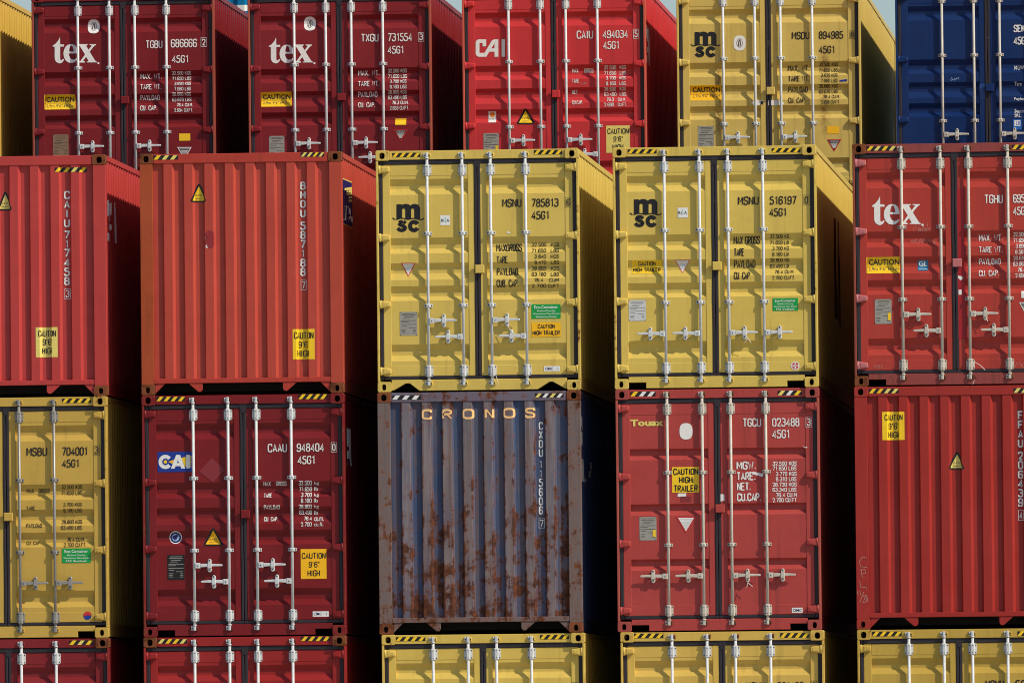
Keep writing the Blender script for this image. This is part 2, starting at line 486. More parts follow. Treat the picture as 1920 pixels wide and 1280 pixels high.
# ------------------------------------------------------------------ container parts
def side_wall(sgn):
    def fn(b):
        br = side_breaks()
        X = lambda d: (W-side_depth(d)) if sgn > 0 else side_depth(d)
        pts = [(X(d), d, .06) for d in br]+[(X(d), d, 2.74) for d in br]; n = len(br)
        b.add(pts, [(i, i+1, n+i+1, n+i) for i in range(n-1)])
    return fn
def long_box(sgn, v0, v1, dep, out):
    def fn(b):
        u1 = W-out if sgn > 0 else out+dep
        b.box(u1-dep, u1, .164, L-.164, v0, v1)
    return fn
def roof(b):
    n = 44; pts = []
    for i in range(n+1):
        y = .1+(L-.2)*i/n; z = .022+(.018 if i % 2 else 0)
        pts += [(.06, y, z), (W-.06, y, z)]
    b.add(pts, [(2*i, 2*i+1, 2*i+3, 2*i+2) for i in range(n)])
def floor(b):
    b.box(.07, W-.07, .14, L-.14, H-.17, H-.14)
    for k in range(18): b.box(.07, W-.07, .5+k*.65, .56+k*.65, H-.139, H-.05)
def back_wall(b): b.box(.06, W-.06, L-.06, L-.02, .03, H-.1)
def post(sgn, wide, y0, y1):
    def fn(b):
        u0, u1 = (0, wide) if sgn < 0 else (W-wide, W)
        b.box(u0+.002*(sgn < 0), u1-.002*(sgn > 0), y0, y1, .1235, H-.1235, .004 if y0 < 1 else 0)
    return fn
def casting(sgn, top, back):
    def fn(b):
        w, h = .165, .123
        u0 = 0 if sgn < 0 else W-w
        v0 = 0 if top else H-h
        cu, cv = u0+w*(.5+.02*sgn), v0+h*.52
        r = .014
        P = [(u0+r, v0), (u0+w-r, v0), (u0+w, v0+r), (u0+w, v0+h-r), (u0+w-r, v0+h), (u0+r, v0+h), (u0, v0+h-r), (u0, v0+r)]
        hole = oval_pts(cu, cv, .066 if top else .05, .078 if top else .074, 18, 2.6)
        if back: b.prism(P, L-.162, L, 0, [hole])
        else: b.prism(P, 0, .162, .005, [hole])
    return fn
def header(b):
    b.box(.166, W-.166, .030, .12, .006, .113, .004)
def sill(kind):
    def fn(b):
        t, bt = 2.750, 2.886
        if kind == 'tri':
            P = [(.166, t), (W-.166, t), (W-.166, bt-.012), (W-.19, bt-.012), (W-.335, 2.792), (W-.375, 2.792), (W-.52, bt-.004), (.50, bt-.004), (.385, 2.792), (.335, 2.792), (.19, bt-.012), (.166, bt-.012)]
        else:
            P = [(.166, t), (W-.166, t), (W-.166, 2.816), (W-.375, 2.816), (W-.375, bt), (.375, bt), (.375, 2.816), (.166, 2.816)]
        b.prism(P, .030, .12, .004)
    return fn
DOORU = {'left': (.078, .168, 1.105, 1.176), 'right': (1.250, 1.326, 2.270, 2.360)}
def door_leaf(which, kind):
    def fn(b):
        a, p0, p1, z = DOORU[which]
        b.box(a, p0, .0515, .12, .170, 2.706, .003); b.box(p1, z, .0515, .12, .170, 2.706, .003)
        b.box(p0+.002, p1-.002, .0532, .12, .171, .306, .003); b.box(p0+.002, p1-.002, .0532, .12, 2.585, 2.705, .003)
        vs = [.304]+[x for g in PROFILE[kind] for x in g]+[2.587]
        pts = [(u, panel_depth(kind, v)+.0006, v) for v in vs for u in (p0-.004, p1+.004)]
        b.add(pts, [(2*i, 2*i+1, 2*i+3, 2*i+2) for i in range(len(vs)-1)])
    return fn
def gasket(which, seed):
    def fn(b):
        rnd = random.Random(seed)
        a, p0, p1, z = DOORU[which]
        o0, o1 = (.030, .0765) if which == 'left' else (2.3615, 2.408)
        def strip(u0, u1, v0, v1, vert):
            n = 14 if vert else 8; w0 = rnd.uniform(0, 6)
            jig = lambda i: .0022*math.sin(w0+i*1.3)+rnd.uniform(-.0012, .0012)
            if vert: P = [(u0+jig(i), v0+(v1-v0)*i/n) for i in range(n+1)]+[(u1+jig(i), v0+(v1-v0)*i/n) for i in range(n, -1, -1)]
            else: P = [(u0+(u1-u0)*i/n, v0+jig(i)) for i in range(n+1)]+[(u0+(u1-u0)*i/n, v1+jig(i)) for i in range(n, -1, -1)]
            b.prism(P, .043+rnd.uniform(0, .002), .10, .007)
        strip(o0, o1, .116, 2.748, True)
        h0, h1 = (.0775, 1.2115) if which == 'left' else (1.2125, 2.3605)
        strip(h0, h1, .1145, .169, False); strip(h0, h1, 2.7075, 2.7485, False)
        if which == 'left': strip(1.1775, 1.2095, .171, 2.7065, True)
        else:
            strip(1.2135, 1.2485, .171, 2.7065, True)
            b.prism([(1.165, .098), (1.275, .104), (1.255, .16), (1.247, .21), (1.2, .225), (1.18, .17)], .0405, .06, .004)
    return fn
HINGE_V = (.228, 1.045, 1.845, 2.645)
def hinge(sgn, v):
    def fn(b):
        P = [(.003, -.042), (.07, -.044), (.155, -.031), (.165, -.02), (.165, .022), (.155, .032), (.07, .044), (.003, .042)]
        if sgn > 0: P = [(W-p[0], p[1]) for p in P]
        b.prism([(p[0], p[1]+v) for p in P], .010, .052, .010)
        x = .040 if sgn < 0 else W-.040
        b.cyl(x, .020, .017, v-.05, v+.05, 10)
        Q = [(.075, -.026), (.14, -.016), (.14, .016), (.075, .027)]
        if sgn > 0: Q = [(W-p[0], p[1]) for p in Q]
        b.prism([(p[0], p[1]+v) for p in Q], .0065, .0105, .002)
    return fn
ROD_Y = .020
def rod(u):
    def fn(b): b.cyl(u, ROD_Y, .0172, .10, 2.80, 16)
    return fn
def big_bracket(u, v):
    def fn(b):
        P = [(-.05, -.05), (-.042, -.062), (.042, -.062), (.05, -.05), (.05, .05), (.042, .062), (-.042, .062), (-.05, .05)]
        b.prism([(u+p[0], v+p[1]) for p in P], .044, .0505, .002)
        b.prism([(u-.025, v-.07), (u+.025, v-.07), (u+.025, v+.07), (u-.025, v+.07)], -.003, .045, .010)
        for s in (-1, 1):
            for t in (-1, 1): b.prism(oval_pts(u+s*.038, v+t*.044, .015, .015, 8), .0405, .0445, .002, (), 1)
            b.prism(oval_pts(u, v+s*.042, .010, .010, 8), -.0045, -.0025, 0, (), 1)
    return fn
def small_bracket(u, v):
    def fn(b):
        b.prism([(u-.052, v-.019), (u+.052, v-.019), (u+.052, v+.019), (u-.052, v+.019)], .044, .0555, .002)
        b.prism([(u-.026, v-.023), (u+.026, v-.023), (u+.026, v+.023), (u-.026, v+.023)], -.002, .046, .010)
        for s in (-1, 1): b.prism(oval_pts(u+s*.040, v, .014, .018, 8), .0405, .0445, .002, (), 1)
        b.prism(oval_pts(u, v, .009, .009, 8), -.0035, -.0015, 0, (), 1)
    return fn
def cam_keeper(u, v, sgn):
    def fn(b):
        b.box(u-.016, u+.016, -.003, .034, v-.030, v+.030, .006)
        for s in (-1, 1):
            b.box(u+s*.030-.014, u+s*.030+.014, .008, .0295, v-.024, v+.024, .005, 1 if s > 0 else 0)
            b.prism(oval_pts(u+s*.030, v+.004, .016, .020, 8), .0055, .0082, 0, (), 2)
        b.cyl(u, .016, .024, v+sgn*.036-.008, v+sgn*.036+.008, 10)
    return fn
def handle(u, v, s):
    def fn(b):
        b.prism([(u+s*.012, v-.036), (u+s*.072, v-.036), (u+s*.072, v+.030), (u+s*.012, v+.030)], -.008, .026, .006)
        b.prism(oval_pts(u+s*.042, v, .014, .014, 8), -.0105, -.0075, 0, (), 1)
        P = [(.072, -.020), (.17, -.020), (.25, -.017), (.335, -.012), (.342, 0), (.335, .012), (.25, .013), (.17, .016), (.072, .024)]
        b.prism([(u+s*p[0], v+p[1]-.006) for p in P], -.006, .010, .005)
    return fn
def catch(u, v, s):
    def fn(b):
        c = u+s*.185
        b.prism(oval_pts(c, v-.048, .046, .072, 14), .006, .0505, .006, [])
        b.prism(oval_pts(c, v+.046, .050, .062, 14), .004, .0505, .006, [])
        b.prism([(c-.022, v-.03), (c+.022, v-.03), (c+.026, v+.03), (c-.026, v+.03)], -.0115, .003, .004)
        b.prism(oval_pts(c, v-.064, .018, .018, 8), .0035, .0065, 0, (), 1)
        b.prism(oval_pts(c, v+.052, .016, .014, 8), .0015, .0045, 0, (), 1)
    return fn
def lock_plate(b):
    b.box(1.185, 1.295, -.002, .030, 1.385, 1.485, .008); b.box(1.255, 1.29, .0305, .0512, 1.40, 1.47)
def end_panel(b):
    v0, v1 = .118, 2.712
    pts = [(u, end_depth(u), v) for v in (v0, v1) for u in END_BREAKS]; n = len(END_BREAKS)
    b.add(pts, [(i, i+1, n+i+1, n+i) for i in range(n-1)])
def end_header(b): b.box(.166, W-.166, .008, .11, .006, .1185, .005)
def end_sill(b):
    b.box(.156, W-.156, .008, .11, 2.700, 2.758, .004)
    for s in (0, 1):
        f = (lambda x: x) if not s else (lambda x: W-x)
        b.prism([(f(.166), 2.7585), (f(.285), 2.7585), (f(.172), 2.872), (f(.166), 2.872)], .02, .05, .003)
        b.prism([(f(.565), 2.7585), (f(.735), 2.7585), (f(.735), 2.835), (f(.715), 2.862), (f(.685), 2.862), (f(.665), 2.845)], .016, .06, .003)

RODS = [.617, 1.037, 1.377, 1.797]
HANDLES = {'staggered': [(0, 2.05, 1), (1, 2.245, -1), (2, 2.05, 1), (3, 2.245, -1)],
           'outward': [(0, 2.24, -1), (1, 2.24, -1), (2, 2.24, 1), (3, 2.24, 1)]}

def container(key, spec):
    root = bpy.data.objects.new('shipping_container', None); COL.objects.link(root)
    root.empty_display_size = .3
    root.location = spec['at']
    root['label'] = spec['label']; root['category'] = 'container'; root['group'] = spec.get('group', 'containers stacked in rows')
    pm, cm, om = spec['paint'], spec['cast'], spec['posts']
    for nm, s in (('side_wall', 1), ('side_wall', -1)): part('side_wall', shared('side_wall%d' % s, side_wall(s)), pm, root)
    for s in (1, -1):
        part('top_rail', shared('top_rail%d' % s, long_box(s, .005, .066, .06, .004)), pm, root)
        part('bottom_rail', shared('bottom_rail%d' % s, long_box(s, 2.735, 2.880, .05, .004)), pm, root)
        wide = .155 if spec['type'] == 'end' else .0295
        part('corner_post', shared('post%d%s' % (s, spec['type'] == 'end'), post(s, wide, .004, .16)), om[s] if isinstance(om, dict) else om, root)
        part('corner_post', shared('back_post%d' % s, post(s, .12, L-.16, L-.006)), pm, root)
        for tp in (True, False):
            for bk in (False, True):
                part('corner_casting', shared('casting%d%d%d' % (s, tp, bk), casting(s, tp, bk)), cm if not isinstance(cm, dict) else cm[(s, tp)], root)
    part('roof', shared('roof', roof), pm, root); part('floor', shared('floor', floor), FLOORM, root)
    part('back_wall', shared('back_wall', back_wall), pm, root)
    prof = 'end'
    if spec['type'] == 'end':
        part('corrugated_wall', shared('end_panel', end_panel), spec.get('front', pm), root)
        part('header', shared('end_header', end_header), spec.get('rail', pm), root)
        part('sill', shared('end_sill', end_sill), spec.get('sillm', spec.get('rail', pm)), root)
        doors = None
    else:
        prof = spec['type']
        part('header', shared('header', header), spec.get('rail', pm), root)
        part('sill', shared('sill_'+spec['sill'], sill(spec['sill'])), spec.get('rail', pm), root)
        doors = {}
        gv = spec.get('galv', GALV)
        rods = spec.get('rods', RODS)
        for i, wch in enumerate(('left', 'right')):
            d = part('door', shared('door_%s_%s' % (wch, prof), door_leaf(wch, prof)), spec.get('front', pm), root); doors[wch] = d
            part('door_gasket', shared('gasket_'+wch, gasket(wch, 5+i)), GASKET, d)
            for v in HINGE_V: part('hinge', shared('hinge%d%g' % (i, v), hinge(-1 if i == 0 else 1, v)), spec.get('hinge', pm), d)
            for k in (0, 1):
                u = rods[2*i+k]
                part('lock_rod', shared('rod%g' % u, rod(u)), gv, d)
                for v in (.242, 2.648): part('rod_bracket', shared('bb%g_%g' % (u, v), big_bracket(u, v)), [gv, DARK], d)
                for v in (1.0, 1.865): part('rod_bracket', shared('sb%g_%g' % (u, v), small_bracket(u, v)), [gv, DARK], d)
                part('locking_cam', shared('cam%g_t' % u, cam_keeper(u, .062, 1)), [gv, spec.get('lug', pm), DARK], d)
                part('locking_cam', shared('cam%g_b' % u, cam_keeper(u, 2.795, -1)), [gv, spec.get('lug', pm), DARK], d)
        for k, v, s in HANDLES[spec['handles']]:
            d = doors['left' if k < 2 else 'right']; u = rods[k]
            part('handle', shared('handle%g_%g_%d' % (u, v, s), handle(u, v, s)), [gv, DARK], d)
            part('handle_catch', shared('catch%g_%g_%d' % (u, v, s), catch(u, v, s)), [gv, DARK], d)
        part('lock_plate', shared('lock_plate', lock_plate), spec.get('hinge', pm), doors['right'])
        for pts in spec.get('wires', ()):
            b = MB(); P = [Vector(p) for p in pts]
            for a, c in zip(P, P[1:]):
                e = (c-a).normalized(); n1 = e.cross(Vector((0, 1, 0))).normalized()*.0035; n2 = e.cross(n1).normalized()*.0035
                q = [a+n1, a+n2, a-n1, a-n2, c+n1, c+n2, c-n1, c-n2]
                b.add([tuple(x) for x in q], [(j, (j+1) % 4, 4+(j+1) % 4, 4+j) for j in range(4)])
            part('seal_wire', b.mesh('seal_wire'), WIRE, doors['right' if pts[0][0] > 1.21 else 'left'])
    for (name, surf, arc, label, items) in DECALS.get(key, []):
        par = root
        if name in ('serial_number', 'weight_table', 'weight_units') and surf == 'door':
            groups, n = [], 0
            while n < len(items):
                m = n+2 if n+1 < len(items) and items[n+1][0] == 'l' else n+1
                groups.append(items[n:m]); n = m
            for g in groups:
                tx = g[0][1]
                nm = 'check_digit' if len(g) > 1 else 'size_code' if tx.startswith('45G') else 'weight_value' if name != 'serial_number' and (tx[0].isdigit() or name == 'weight_units') else 'weight_label' if name != 'serial_number' else 'serial_number'
                decal(nm, surf, arc, label, g, doors['left' if g[0][2] < 1.2 else 'right'], prof)
            continue
        if (name == 'company_logo' and surf == 'end') or (name == 'side_logo' and key != 'A1'):
            for it in items: decal('logo_letter', surf, arc, label, [it], root, prof)
            continue
        if surf == 'door':
            it = items[0]; x = it[1][0][0] if it[0] in 'pl' else it[2] if it[0] in 'tf' else it[1]
            par = doors['left' if x < 1.2 else 'right']
        decal(name, surf, arc, label, items, par, prof)
    return root

# ------------------------------------------------------------------ markings, in metres on each container's own face
DECALS = {
 'A0': [
  ('hazard_stripes','end',0,None,[('r',1.8236,2.2107,0.1491,0.203,'K',0),('p',[(1.8233,0.2006),(1.8698,0.2011),(1.9134,0.1478),(1.867,0.1472)],[],'Y',1),('p',[(1.9201,0.2018),(1.9666,0.2024),(2.0102,0.149),(1.9638,0.1484)],[],'Y',1),('p',[(2.0169,0.203),(2.0634,0.2036),(2.107,0.1502),(2.0605,0.1496)],[],'YP',1),('p',[(2.1137,0.2042),(2.1601,0.2048),(2.2038,0.1514),(2.1573,0.1508)],[],'Y',1)]),
  ('serial_number','end',0,None,[('t','C',1.9284,1.9995,0.4302,0.5282,'W',1),('t','A',1.9273,1.9984,0.5405,0.6385,'W',1),('t','I',1.944,1.9795,0.6507,0.7512,'W',1),('t','U',1.9251,1.9962,0.7659,0.8639,'W',1),('t','7',1.9237,1.9948,0.908,1.006,'W',1),('t','1',1.9404,1.976,1.0182,1.1163,'W',1),('t','7',1.9216,1.9927,1.1261,1.2265,'W',1),('t','4',1.9205,1.9916,1.2388,1.3368,'W',1),('t','5',1.9194,1.9905,1.349,1.4519,'W',1),('t','8',1.9183,1.9894,1.4642,1.5622,'W',1),('t','3',1.9403,1.9815,1.622,1.7108,'W',0),('l',[(1.9272,1.606),(1.9958,1.6068),(1.9946,1.7269),(1.926,1.726),(1.9272,1.606)],0.004,'W',0)]),
  ('warning_sticker','end',1,None,[('p',[(1.2055,0.4326),(1.2261,0.4329),(1.3014,0.6344),(1.2899,0.657),(1.1472,0.6552),(1.1361,0.6323)],[],'K',0),('p',[(1.2155,0.4601),(1.2822,0.6364),(1.1553,0.6348)],[],'YP',1),('f','SUPER',1.1802,1.2488,0.5604,0.5809,'G',0),('f','HEAVY',1.1798,1.2484,0.5991,0.6196,'G',0)]),
  ('caution_sticker','end',1,None,[('r',1.5754,1.8401,2.0639,2.4241,'YP',0),('t','CAUTION',1.6034,1.8215,2.1007,2.1791,'K',0),('t','9\'6"',1.6612,1.7764,2.2037,2.2821,'K',0),('t','HIGH',1.6528,1.7802,2.309,2.385,'K',0)]),
  ('side_logo','side',0,None,[('p',[(0.2404,0.5371),(0.4578,0.5268),(0.423,0.719),(0.3186,0.7285)],[],'W',0),('p',[(0.4927,0.5824),(0.8071,0.5295),(0.7896,0.6545),(0.423,0.7971)],[],'W',0),('p',[(0.423,0.819),(0.7371,0.8096),(0.7371,0.8745),(0.4404,0.882)],[],'W',0),('p',[(0.3447,0.9272),(0.4578,0.9222),(0.4578,1.0175),(0.3708,1.0213)],[],'W',0),('p',[(1.0176,0.5215),(1.2287,0.5173),(1.2639,1.0121),(1.0351,1.0239)],[],'W',0)]),
 ],
 'A1': [
  ('hazard_stripes','rail',0,None,[('r',0.1712,0.4674,0.0191,0.073,'K',0),('p',[(0.1709,0.0711),(0.2183,0.0717),(0.2619,0.0184),(0.2145,0.0178)],[],'Y',1),('p',[(0.2697,0.0723),(0.317,0.0729),(0.3607,0.0196),(0.3133,0.019)],[],'YP',1),('p',[(0.3684,0.0736),(0.4158,0.0742),(0.4594,0.0209),(0.412,0.0203)],[],'YP',1)]),
  ('hazard_stripes','rail',0,None,[('r',1.9464,2.228,0.0094,0.0608,'K',0),('p',[(1.9462,0.059),(1.98,0.0594),(2.0216,0.0086),(1.9878,0.0081)],[],'YP',1),('p',[(2.0166,0.0599),(2.0504,0.0603),(2.092,0.0094),(2.0582,0.009)],[],'YP',1),('p',[(2.087,0.0608),(2.1207,0.0612),(2.1624,0.0103),(2.1286,0.0099)],[],'Y',1),('p',[(2.1573,0.0617),(2.1911,0.0621),(2.2282,0.0111),(2.199,0.0108)],[],'YP',1)]),
  ('serial_number','end',0,None,[('t','B',1.933,1.9967,0.358,0.4535,'W',1),('t','M',1.9319,1.9956,0.4682,0.5661,'W',1),('t','O',1.9309,1.9945,0.5783,0.6714,'W',1),('t','U',1.9298,1.9934,0.6885,0.784,'W',1),('t','5',1.9283,1.9919,0.8354,0.9358,'W',1),('t','8',1.9272,1.9909,0.948,1.0459,'W',1),('t','7',1.9261,1.9898,1.0582,1.1585,'W',1),('t','1',1.9409,1.9728,1.1708,1.2663,'W',1),('t','8',1.9239,1.9876,1.281,1.3813,'W',1),('t','8',1.9229,1.9865,1.3911,1.489,'W',1),('t','7',1.9419,1.9816,1.5534,1.6404,'W',0),('l',[(1.9292,1.5377),(1.9953,1.5385),(1.9942,1.656),(1.9281,1.6552),(1.9292,1.5377)],0.004,'W',0)]),
  ('warning_sticker','end',1,None,[('p',[(0.6975,0.3711),(0.7207,0.3714),(0.7992,0.5684),(0.7862,0.5905),(0.6253,0.5885),(0.6127,0.5661)],[],'K',0),('p',[(0.7088,0.398),(0.7775,0.5704),(0.6344,0.5686)],[],'Y',1),('f','SUPER',0.6691,0.7464,0.496,0.516,'G',0),('f','HEAVY',0.6687,0.7461,0.5339,0.5539,'G',0)]),
  ('caution_sticker','end',1,None,[('r',1.8262,2.0906,2.1257,2.4881,'Y',0),('t','CAUTION',1.842,2.0794,2.16,2.2433,'K',0),('t','9\'6"',1.8996,2.022,2.2727,2.351,'K',0),('t','HIGH',1.8815,2.0308,2.3779,2.4587,'K',0)]),
  ('paint_patch','end',0,None,[('o',0.7858,0.8935,0.9316,1.1421,'DRED',0,3.5)]),
  ('sticker_remnant','end',0,None,[('p',[(0.7812,1.0092),(0.8008,1.0045),(0.8006,1.0241),(0.781,1.0239)],[],'W',0),('p',[(0.785,1.1219),(0.7999,1.0976),(0.8097,1.0928),(0.7997,1.1171),(0.824,1.1346),(0.7995,1.1392)],[],'W',0)]),
  ('side_logo','side',0,None,[('p',[(0.2706,0.3093),(1.5198,0.2972),(1.5498,0.8547),(0.3296,0.8603)],[],'NAVY',0),('p',[(0.2706,0.308),(1.5198,0.2926),(1.5198,0.3045),(0.2706,0.321)],[],'YP',1),('p',[(0.3296,0.8538),(1.5498,0.8461),(1.5498,0.8547),(0.3296,0.8629)],[],'YO',1),('p',[(0.64,0.412),(1.5198,0.3564),(1.5198,0.3932),(0.64,0.4381)],[],'YP',1),('p',[(0.7827,0.4411),(1.5198,0.3962),(1.5198,0.4228),(0.7827,0.4607)],[],'YP',1),('p',[(0.8868,0.4622),(1.5198,0.4251),(1.5198,0.4524),(0.8868,0.4851)],[],'YP',1),('p',[(1.0431,0.4941),(1.5198,0.4685),(1.5198,0.4951),(1.0431,0.5203)],[],'YP',1),('p',[(1.1997,0.526),(1.5198,0.5119),(1.5198,0.5346),(1.1997,0.5522)],[],'YP',1),('p',[(0.4625,0.5249),(0.6548,0.5256),(0.6845,0.7953),(0.3444,0.8075),(0.5512,0.7785),(0.566,0.5428)],[],'W',1),('p',[(0.6771,0.6225),(0.9072,0.6085),(0.7438,0.7371),(0.937,0.7937),(0.7141,0.8005)],[],'W',1),('p',[(0.937,0.6235),(1.1605,0.6065),(1.5724,0.732),(1.5498,0.7988),(1.3849,0.7143),(1.1008,0.8026),(0.9742,0.8051),(1.2726,0.7129)],[],'W',1)]),
 ],
 'A2': [
  ('hazard_stripes','rail',0,None,[('r',0.2012,0.5392,0.0294,0.0809,'K',0),('p',[(0.201,0.0788),(0.2415,0.0793),(0.2832,0.0283),(0.2426,0.0278)],[],'Y',1),('p',[(0.2855,0.0798),(0.326,0.0803),(0.3677,0.0294),(0.3271,0.0289)],[],'Y',1),('p',[(0.37,0.0809),(0.4105,0.0814),(0.4522,0.0305),(0.4116,0.03)],[],'Y',1),('p',[(0.4544,0.0819),(0.495,0.0824),(0.5366,0.0315),(0.4961,0.031)],[],'Y',1)]),
  ('hazard_stripes','rail',0,None,[('r',1.9035,2.2414,0.0189,0.0728,'K',0),('p',[(1.9032,0.0706),(1.9438,0.0711),(1.9874,0.0178),(1.9469,0.0173)],[],'Y',1),('p',[(1.9877,0.0717),(2.0283,0.0722),(2.0719,0.0189),(2.0313,0.0184)],[],'Y',1),('p',[(2.0722,0.0728),(2.1127,0.0733),(2.1564,0.0199),(2.1158,0.0194)],[],'Y',1),('p',[(2.1567,0.0738),(2.1972,0.0743),(2.2409,0.021),(2.2003,0.0205)],[],'Y',1)]),
  ('company_logo','door',0,None,[('p',[(0.2444,0.6437),(0.3066,0.6445),(0.3085,0.6558),(0.3287,0.6428),(0.3568,0.6391),(0.3889,0.6455),(0.4088,0.6619),(0.433,0.6461),(0.4651,0.6405),(0.4972,0.6489),(0.519,0.6713),(0.5256,0.6956),(0.5243,0.8245),(0.4574,0.8176),(0.4584,0.7149),(0.4525,0.7007),(0.4385,0.6965),(0.4244,0.7004),(0.4195,0.7144),(0.4185,0.8151),(0.3831,0.8219),(0.3491,0.8163),(0.3501,0.7136),(0.3442,0.6994),(0.3302,0.6952),(0.3161,0.699),(0.31,0.7131),(0.309,0.8097),(0.2769,0.8134),(0.2427,0.8202)],[],'K',0),('l',[(0.1947,0.8051),(0.2186,0.8247),(0.2467,0.8251),(0.2769,0.8154),(0.311,0.8098),(0.343,0.8182),(0.3791,0.8267),(0.4152,0.8211),(0.4474,0.8135),(0.4794,0.8199),(0.5274,0.8326),(0.5596,0.8282),(0.5726,0.813)],0.0128,'K',1),('l',[(0.3513,0.8747),(0.3326,0.8551),(0.3066,0.8508),(0.2804,0.8597),(0.275,0.8786),(0.2981,0.8962),(0.3301,0.9075),(0.3508,0.9271),(0.3377,0.9491),(0.3076,0.958),(0.2755,0.9511),(0.2569,0.9279)],0.0417,'K',0),('l',[(0.4945,0.8843),(0.4851,0.871),(0.4722,0.8616),(0.4571,0.8573),(0.4415,0.8584),(0.4271,0.8649),(0.4155,0.8759),(0.4079,0.8905),(0.4052,0.9068),(0.4076,0.9232),(0.4149,0.9379),(0.4263,0.9493),(0.4406,0.9561),(0.4561,0.9576),(0.4713,0.9536),(0.4844,0.9446),(0.4941,0.9316)],0.0473,'K',0)]),
  ('label_sticker','door',0,None,[('r',0.7691,0.8866,0.7822,0.9021,'W',0),('f','RI',0.7788,0.8156,0.8258,0.865,'K',0),('p',[(0.8257,0.814),(0.838,0.8092),(0.8302,0.8483)],[],'CYAN',1),('p',[(0.8254,0.8433),(0.8399,0.8582),(0.8299,0.8801)],[],'CYAN',1),('f','A',0.845,0.8768,0.8266,0.8634,'K',0)]),
  ('serial_number','door',0,None,[('t','MSNU',1.518,1.7457,0.5963,0.6967,'K',0),('t','785813',1.8682,2.1914,0.5988,0.6992,'K',0),('t','6',2.2894,2.3261,0.6074,0.6926,'K',0),('l',[(2.2777,0.5921),(2.339,0.5929),(2.3378,0.708),(2.2766,0.7072),(2.2777,0.5921)],0.0033,'K',0),('t','45G1',1.8667,2.0798,0.7475,0.8479,'K',0)]),
  ('weight_table','door',0,None,[('t','MAXGROSS',1.4393,1.7454,1.1346,1.2276,'K',0),('t','TARE',1.4427,1.575,1.2805,1.3711,'K',0),('t','PAYLOAD',1.4414,1.6936,1.4208,1.5139,'K',0),('t','CUB. CAP.',1.44,1.7044,1.5629,1.656,'K',0),('t','32.500',1.8633,2.0371,1.1268,1.1709,'K',0),('t','71.650',1.8626,2.0364,1.1978,1.2419,'K',0),('t','3.840',1.8962,2.0358,1.2691,1.3131,'K',0),('t','8.470',1.8955,2.0351,1.3401,1.3842,'K',0),('t','28.660',1.8605,2.0344,1.4109,1.455,'K',0),('t','63.180',1.8598,2.0337,1.4819,1.526,'K',0),('t','76.4',1.8934,1.9987,1.5505,1.5945,'K',0),('t','2.700',1.8584,2.0323,1.6215,1.6656,'K',0),('t','KGS',2.0935,2.1914,1.1292,1.1733,'K',0),('t','LBS',2.0928,2.1907,1.2002,1.2443,'K',0),('t','KGS',2.0921,2.19,1.2712,1.3153,'K',0),('t','LBS',2.0914,2.1893,1.3423,1.3863,'K',0),('t','KGS',2.0907,2.1886,1.4133,1.4574,'K',0),('t','LBS',2.09,2.1879,1.4843,1.5284,'K',0),('t','CUM',2.0722,2.1873,1.5528,1.5968,'K',0),('t','CUFT',2.0543,2.1866,1.6237,1.6677,'K',0)]),
  ('attention_sticker','door',0,None,[('p',[(0.2865,1.346),(0.4653,1.3483),(0.3743,1.5137)],[],'RED',0),('p',[(0.3043,1.3562),(0.4473,1.358),(0.3745,1.492)],[],'W',1),('f','ATTENTION',0.322,0.4293,1.3655,1.3821,'LSTEEL',0),('r',0.3307,0.4201,1.3954,1.4038,'LSTEEL',2),('r',0.3377,0.4128,1.4104,1.4187,'LSTEEL',2),('r',0.3465,0.4037,1.4254,1.4337,'LSTEEL',2),('r',0.3535,0.3964,1.4404,1.4487,'LSTEEL',2),('r',0.3605,0.3891,1.4537,1.462,'LSTEEL',2)]),
  ('data_plate','door',0,None,[('r',0.2721,0.4802,1.935,2.2166,'STEEL',0),('r',0.3045,0.4502,1.9519,1.958,'G',1),('r',0.2939,0.4604,1.9687,1.9749,'G',1),('r',0.3186,0.4352,1.9913,1.9975,'G',1),('r',0.3039,0.3975,2.0107,2.0169,'G',1),('r',0.2849,0.4681,2.0363,2.0425,'G',1),('r',0.2847,0.3763,2.0527,2.0589,'G',1),('r',0.2845,0.4676,2.0814,2.0876,'G',1),('r',0.2884,0.355,2.1032,2.1094,'G',1),('r',0.3757,0.4589,2.1213,2.1275,'G',1),('r',0.288,0.3442,2.1426,2.1488,'G',1),('r',0.2878,0.3336,2.1594,2.1656,'G',1),('r',0.4275,0.4629,2.1442,2.1504,'G',1),('r',0.4273,0.4627,2.1611,2.1673,'G',1),('r',0.2877,0.3376,2.1792,2.1854,'G',1),('r',0.4209,0.4625,2.1808,2.187,'G',1),('o',0.2765,0.2869,1.937,1.9474,'K',2,2.0),('o',0.2739,0.2843,2.2017,2.2121,'K',2,2.0),('o',0.468,0.4784,1.9394,1.9498,'K',2,2.0),('o',0.4654,0.4758,2.2041,2.2145,'K',2,2.0)]),
  ('eco_sticker','door',0,None,[('r',1.853,2.2032,1.865,2.0364,'GREEN',0),('f','Eco-Container',1.885,2.1687,1.8804,1.9164,'W',1),('f','Bamboo Flooring',1.9196,2.1367,1.9335,1.9575,'W',1),('f','Waterborne Paint System',1.8702,2.1889,1.9679,1.9919,'W',1),('f','Waterborne Sealant',1.9014,2.1535,2.0021,2.0244,'W',1)]),
  ('caution_sticker','door',0,None,[('r',1.8533,2.2035,2.083,2.2544,'YO',0),('t','CAUTION',1.9272,2.1303,2.1035,2.155,'K',1),('t','HIGH TRAILER',1.8652,2.1909,2.179,2.2338,'K',1)]),
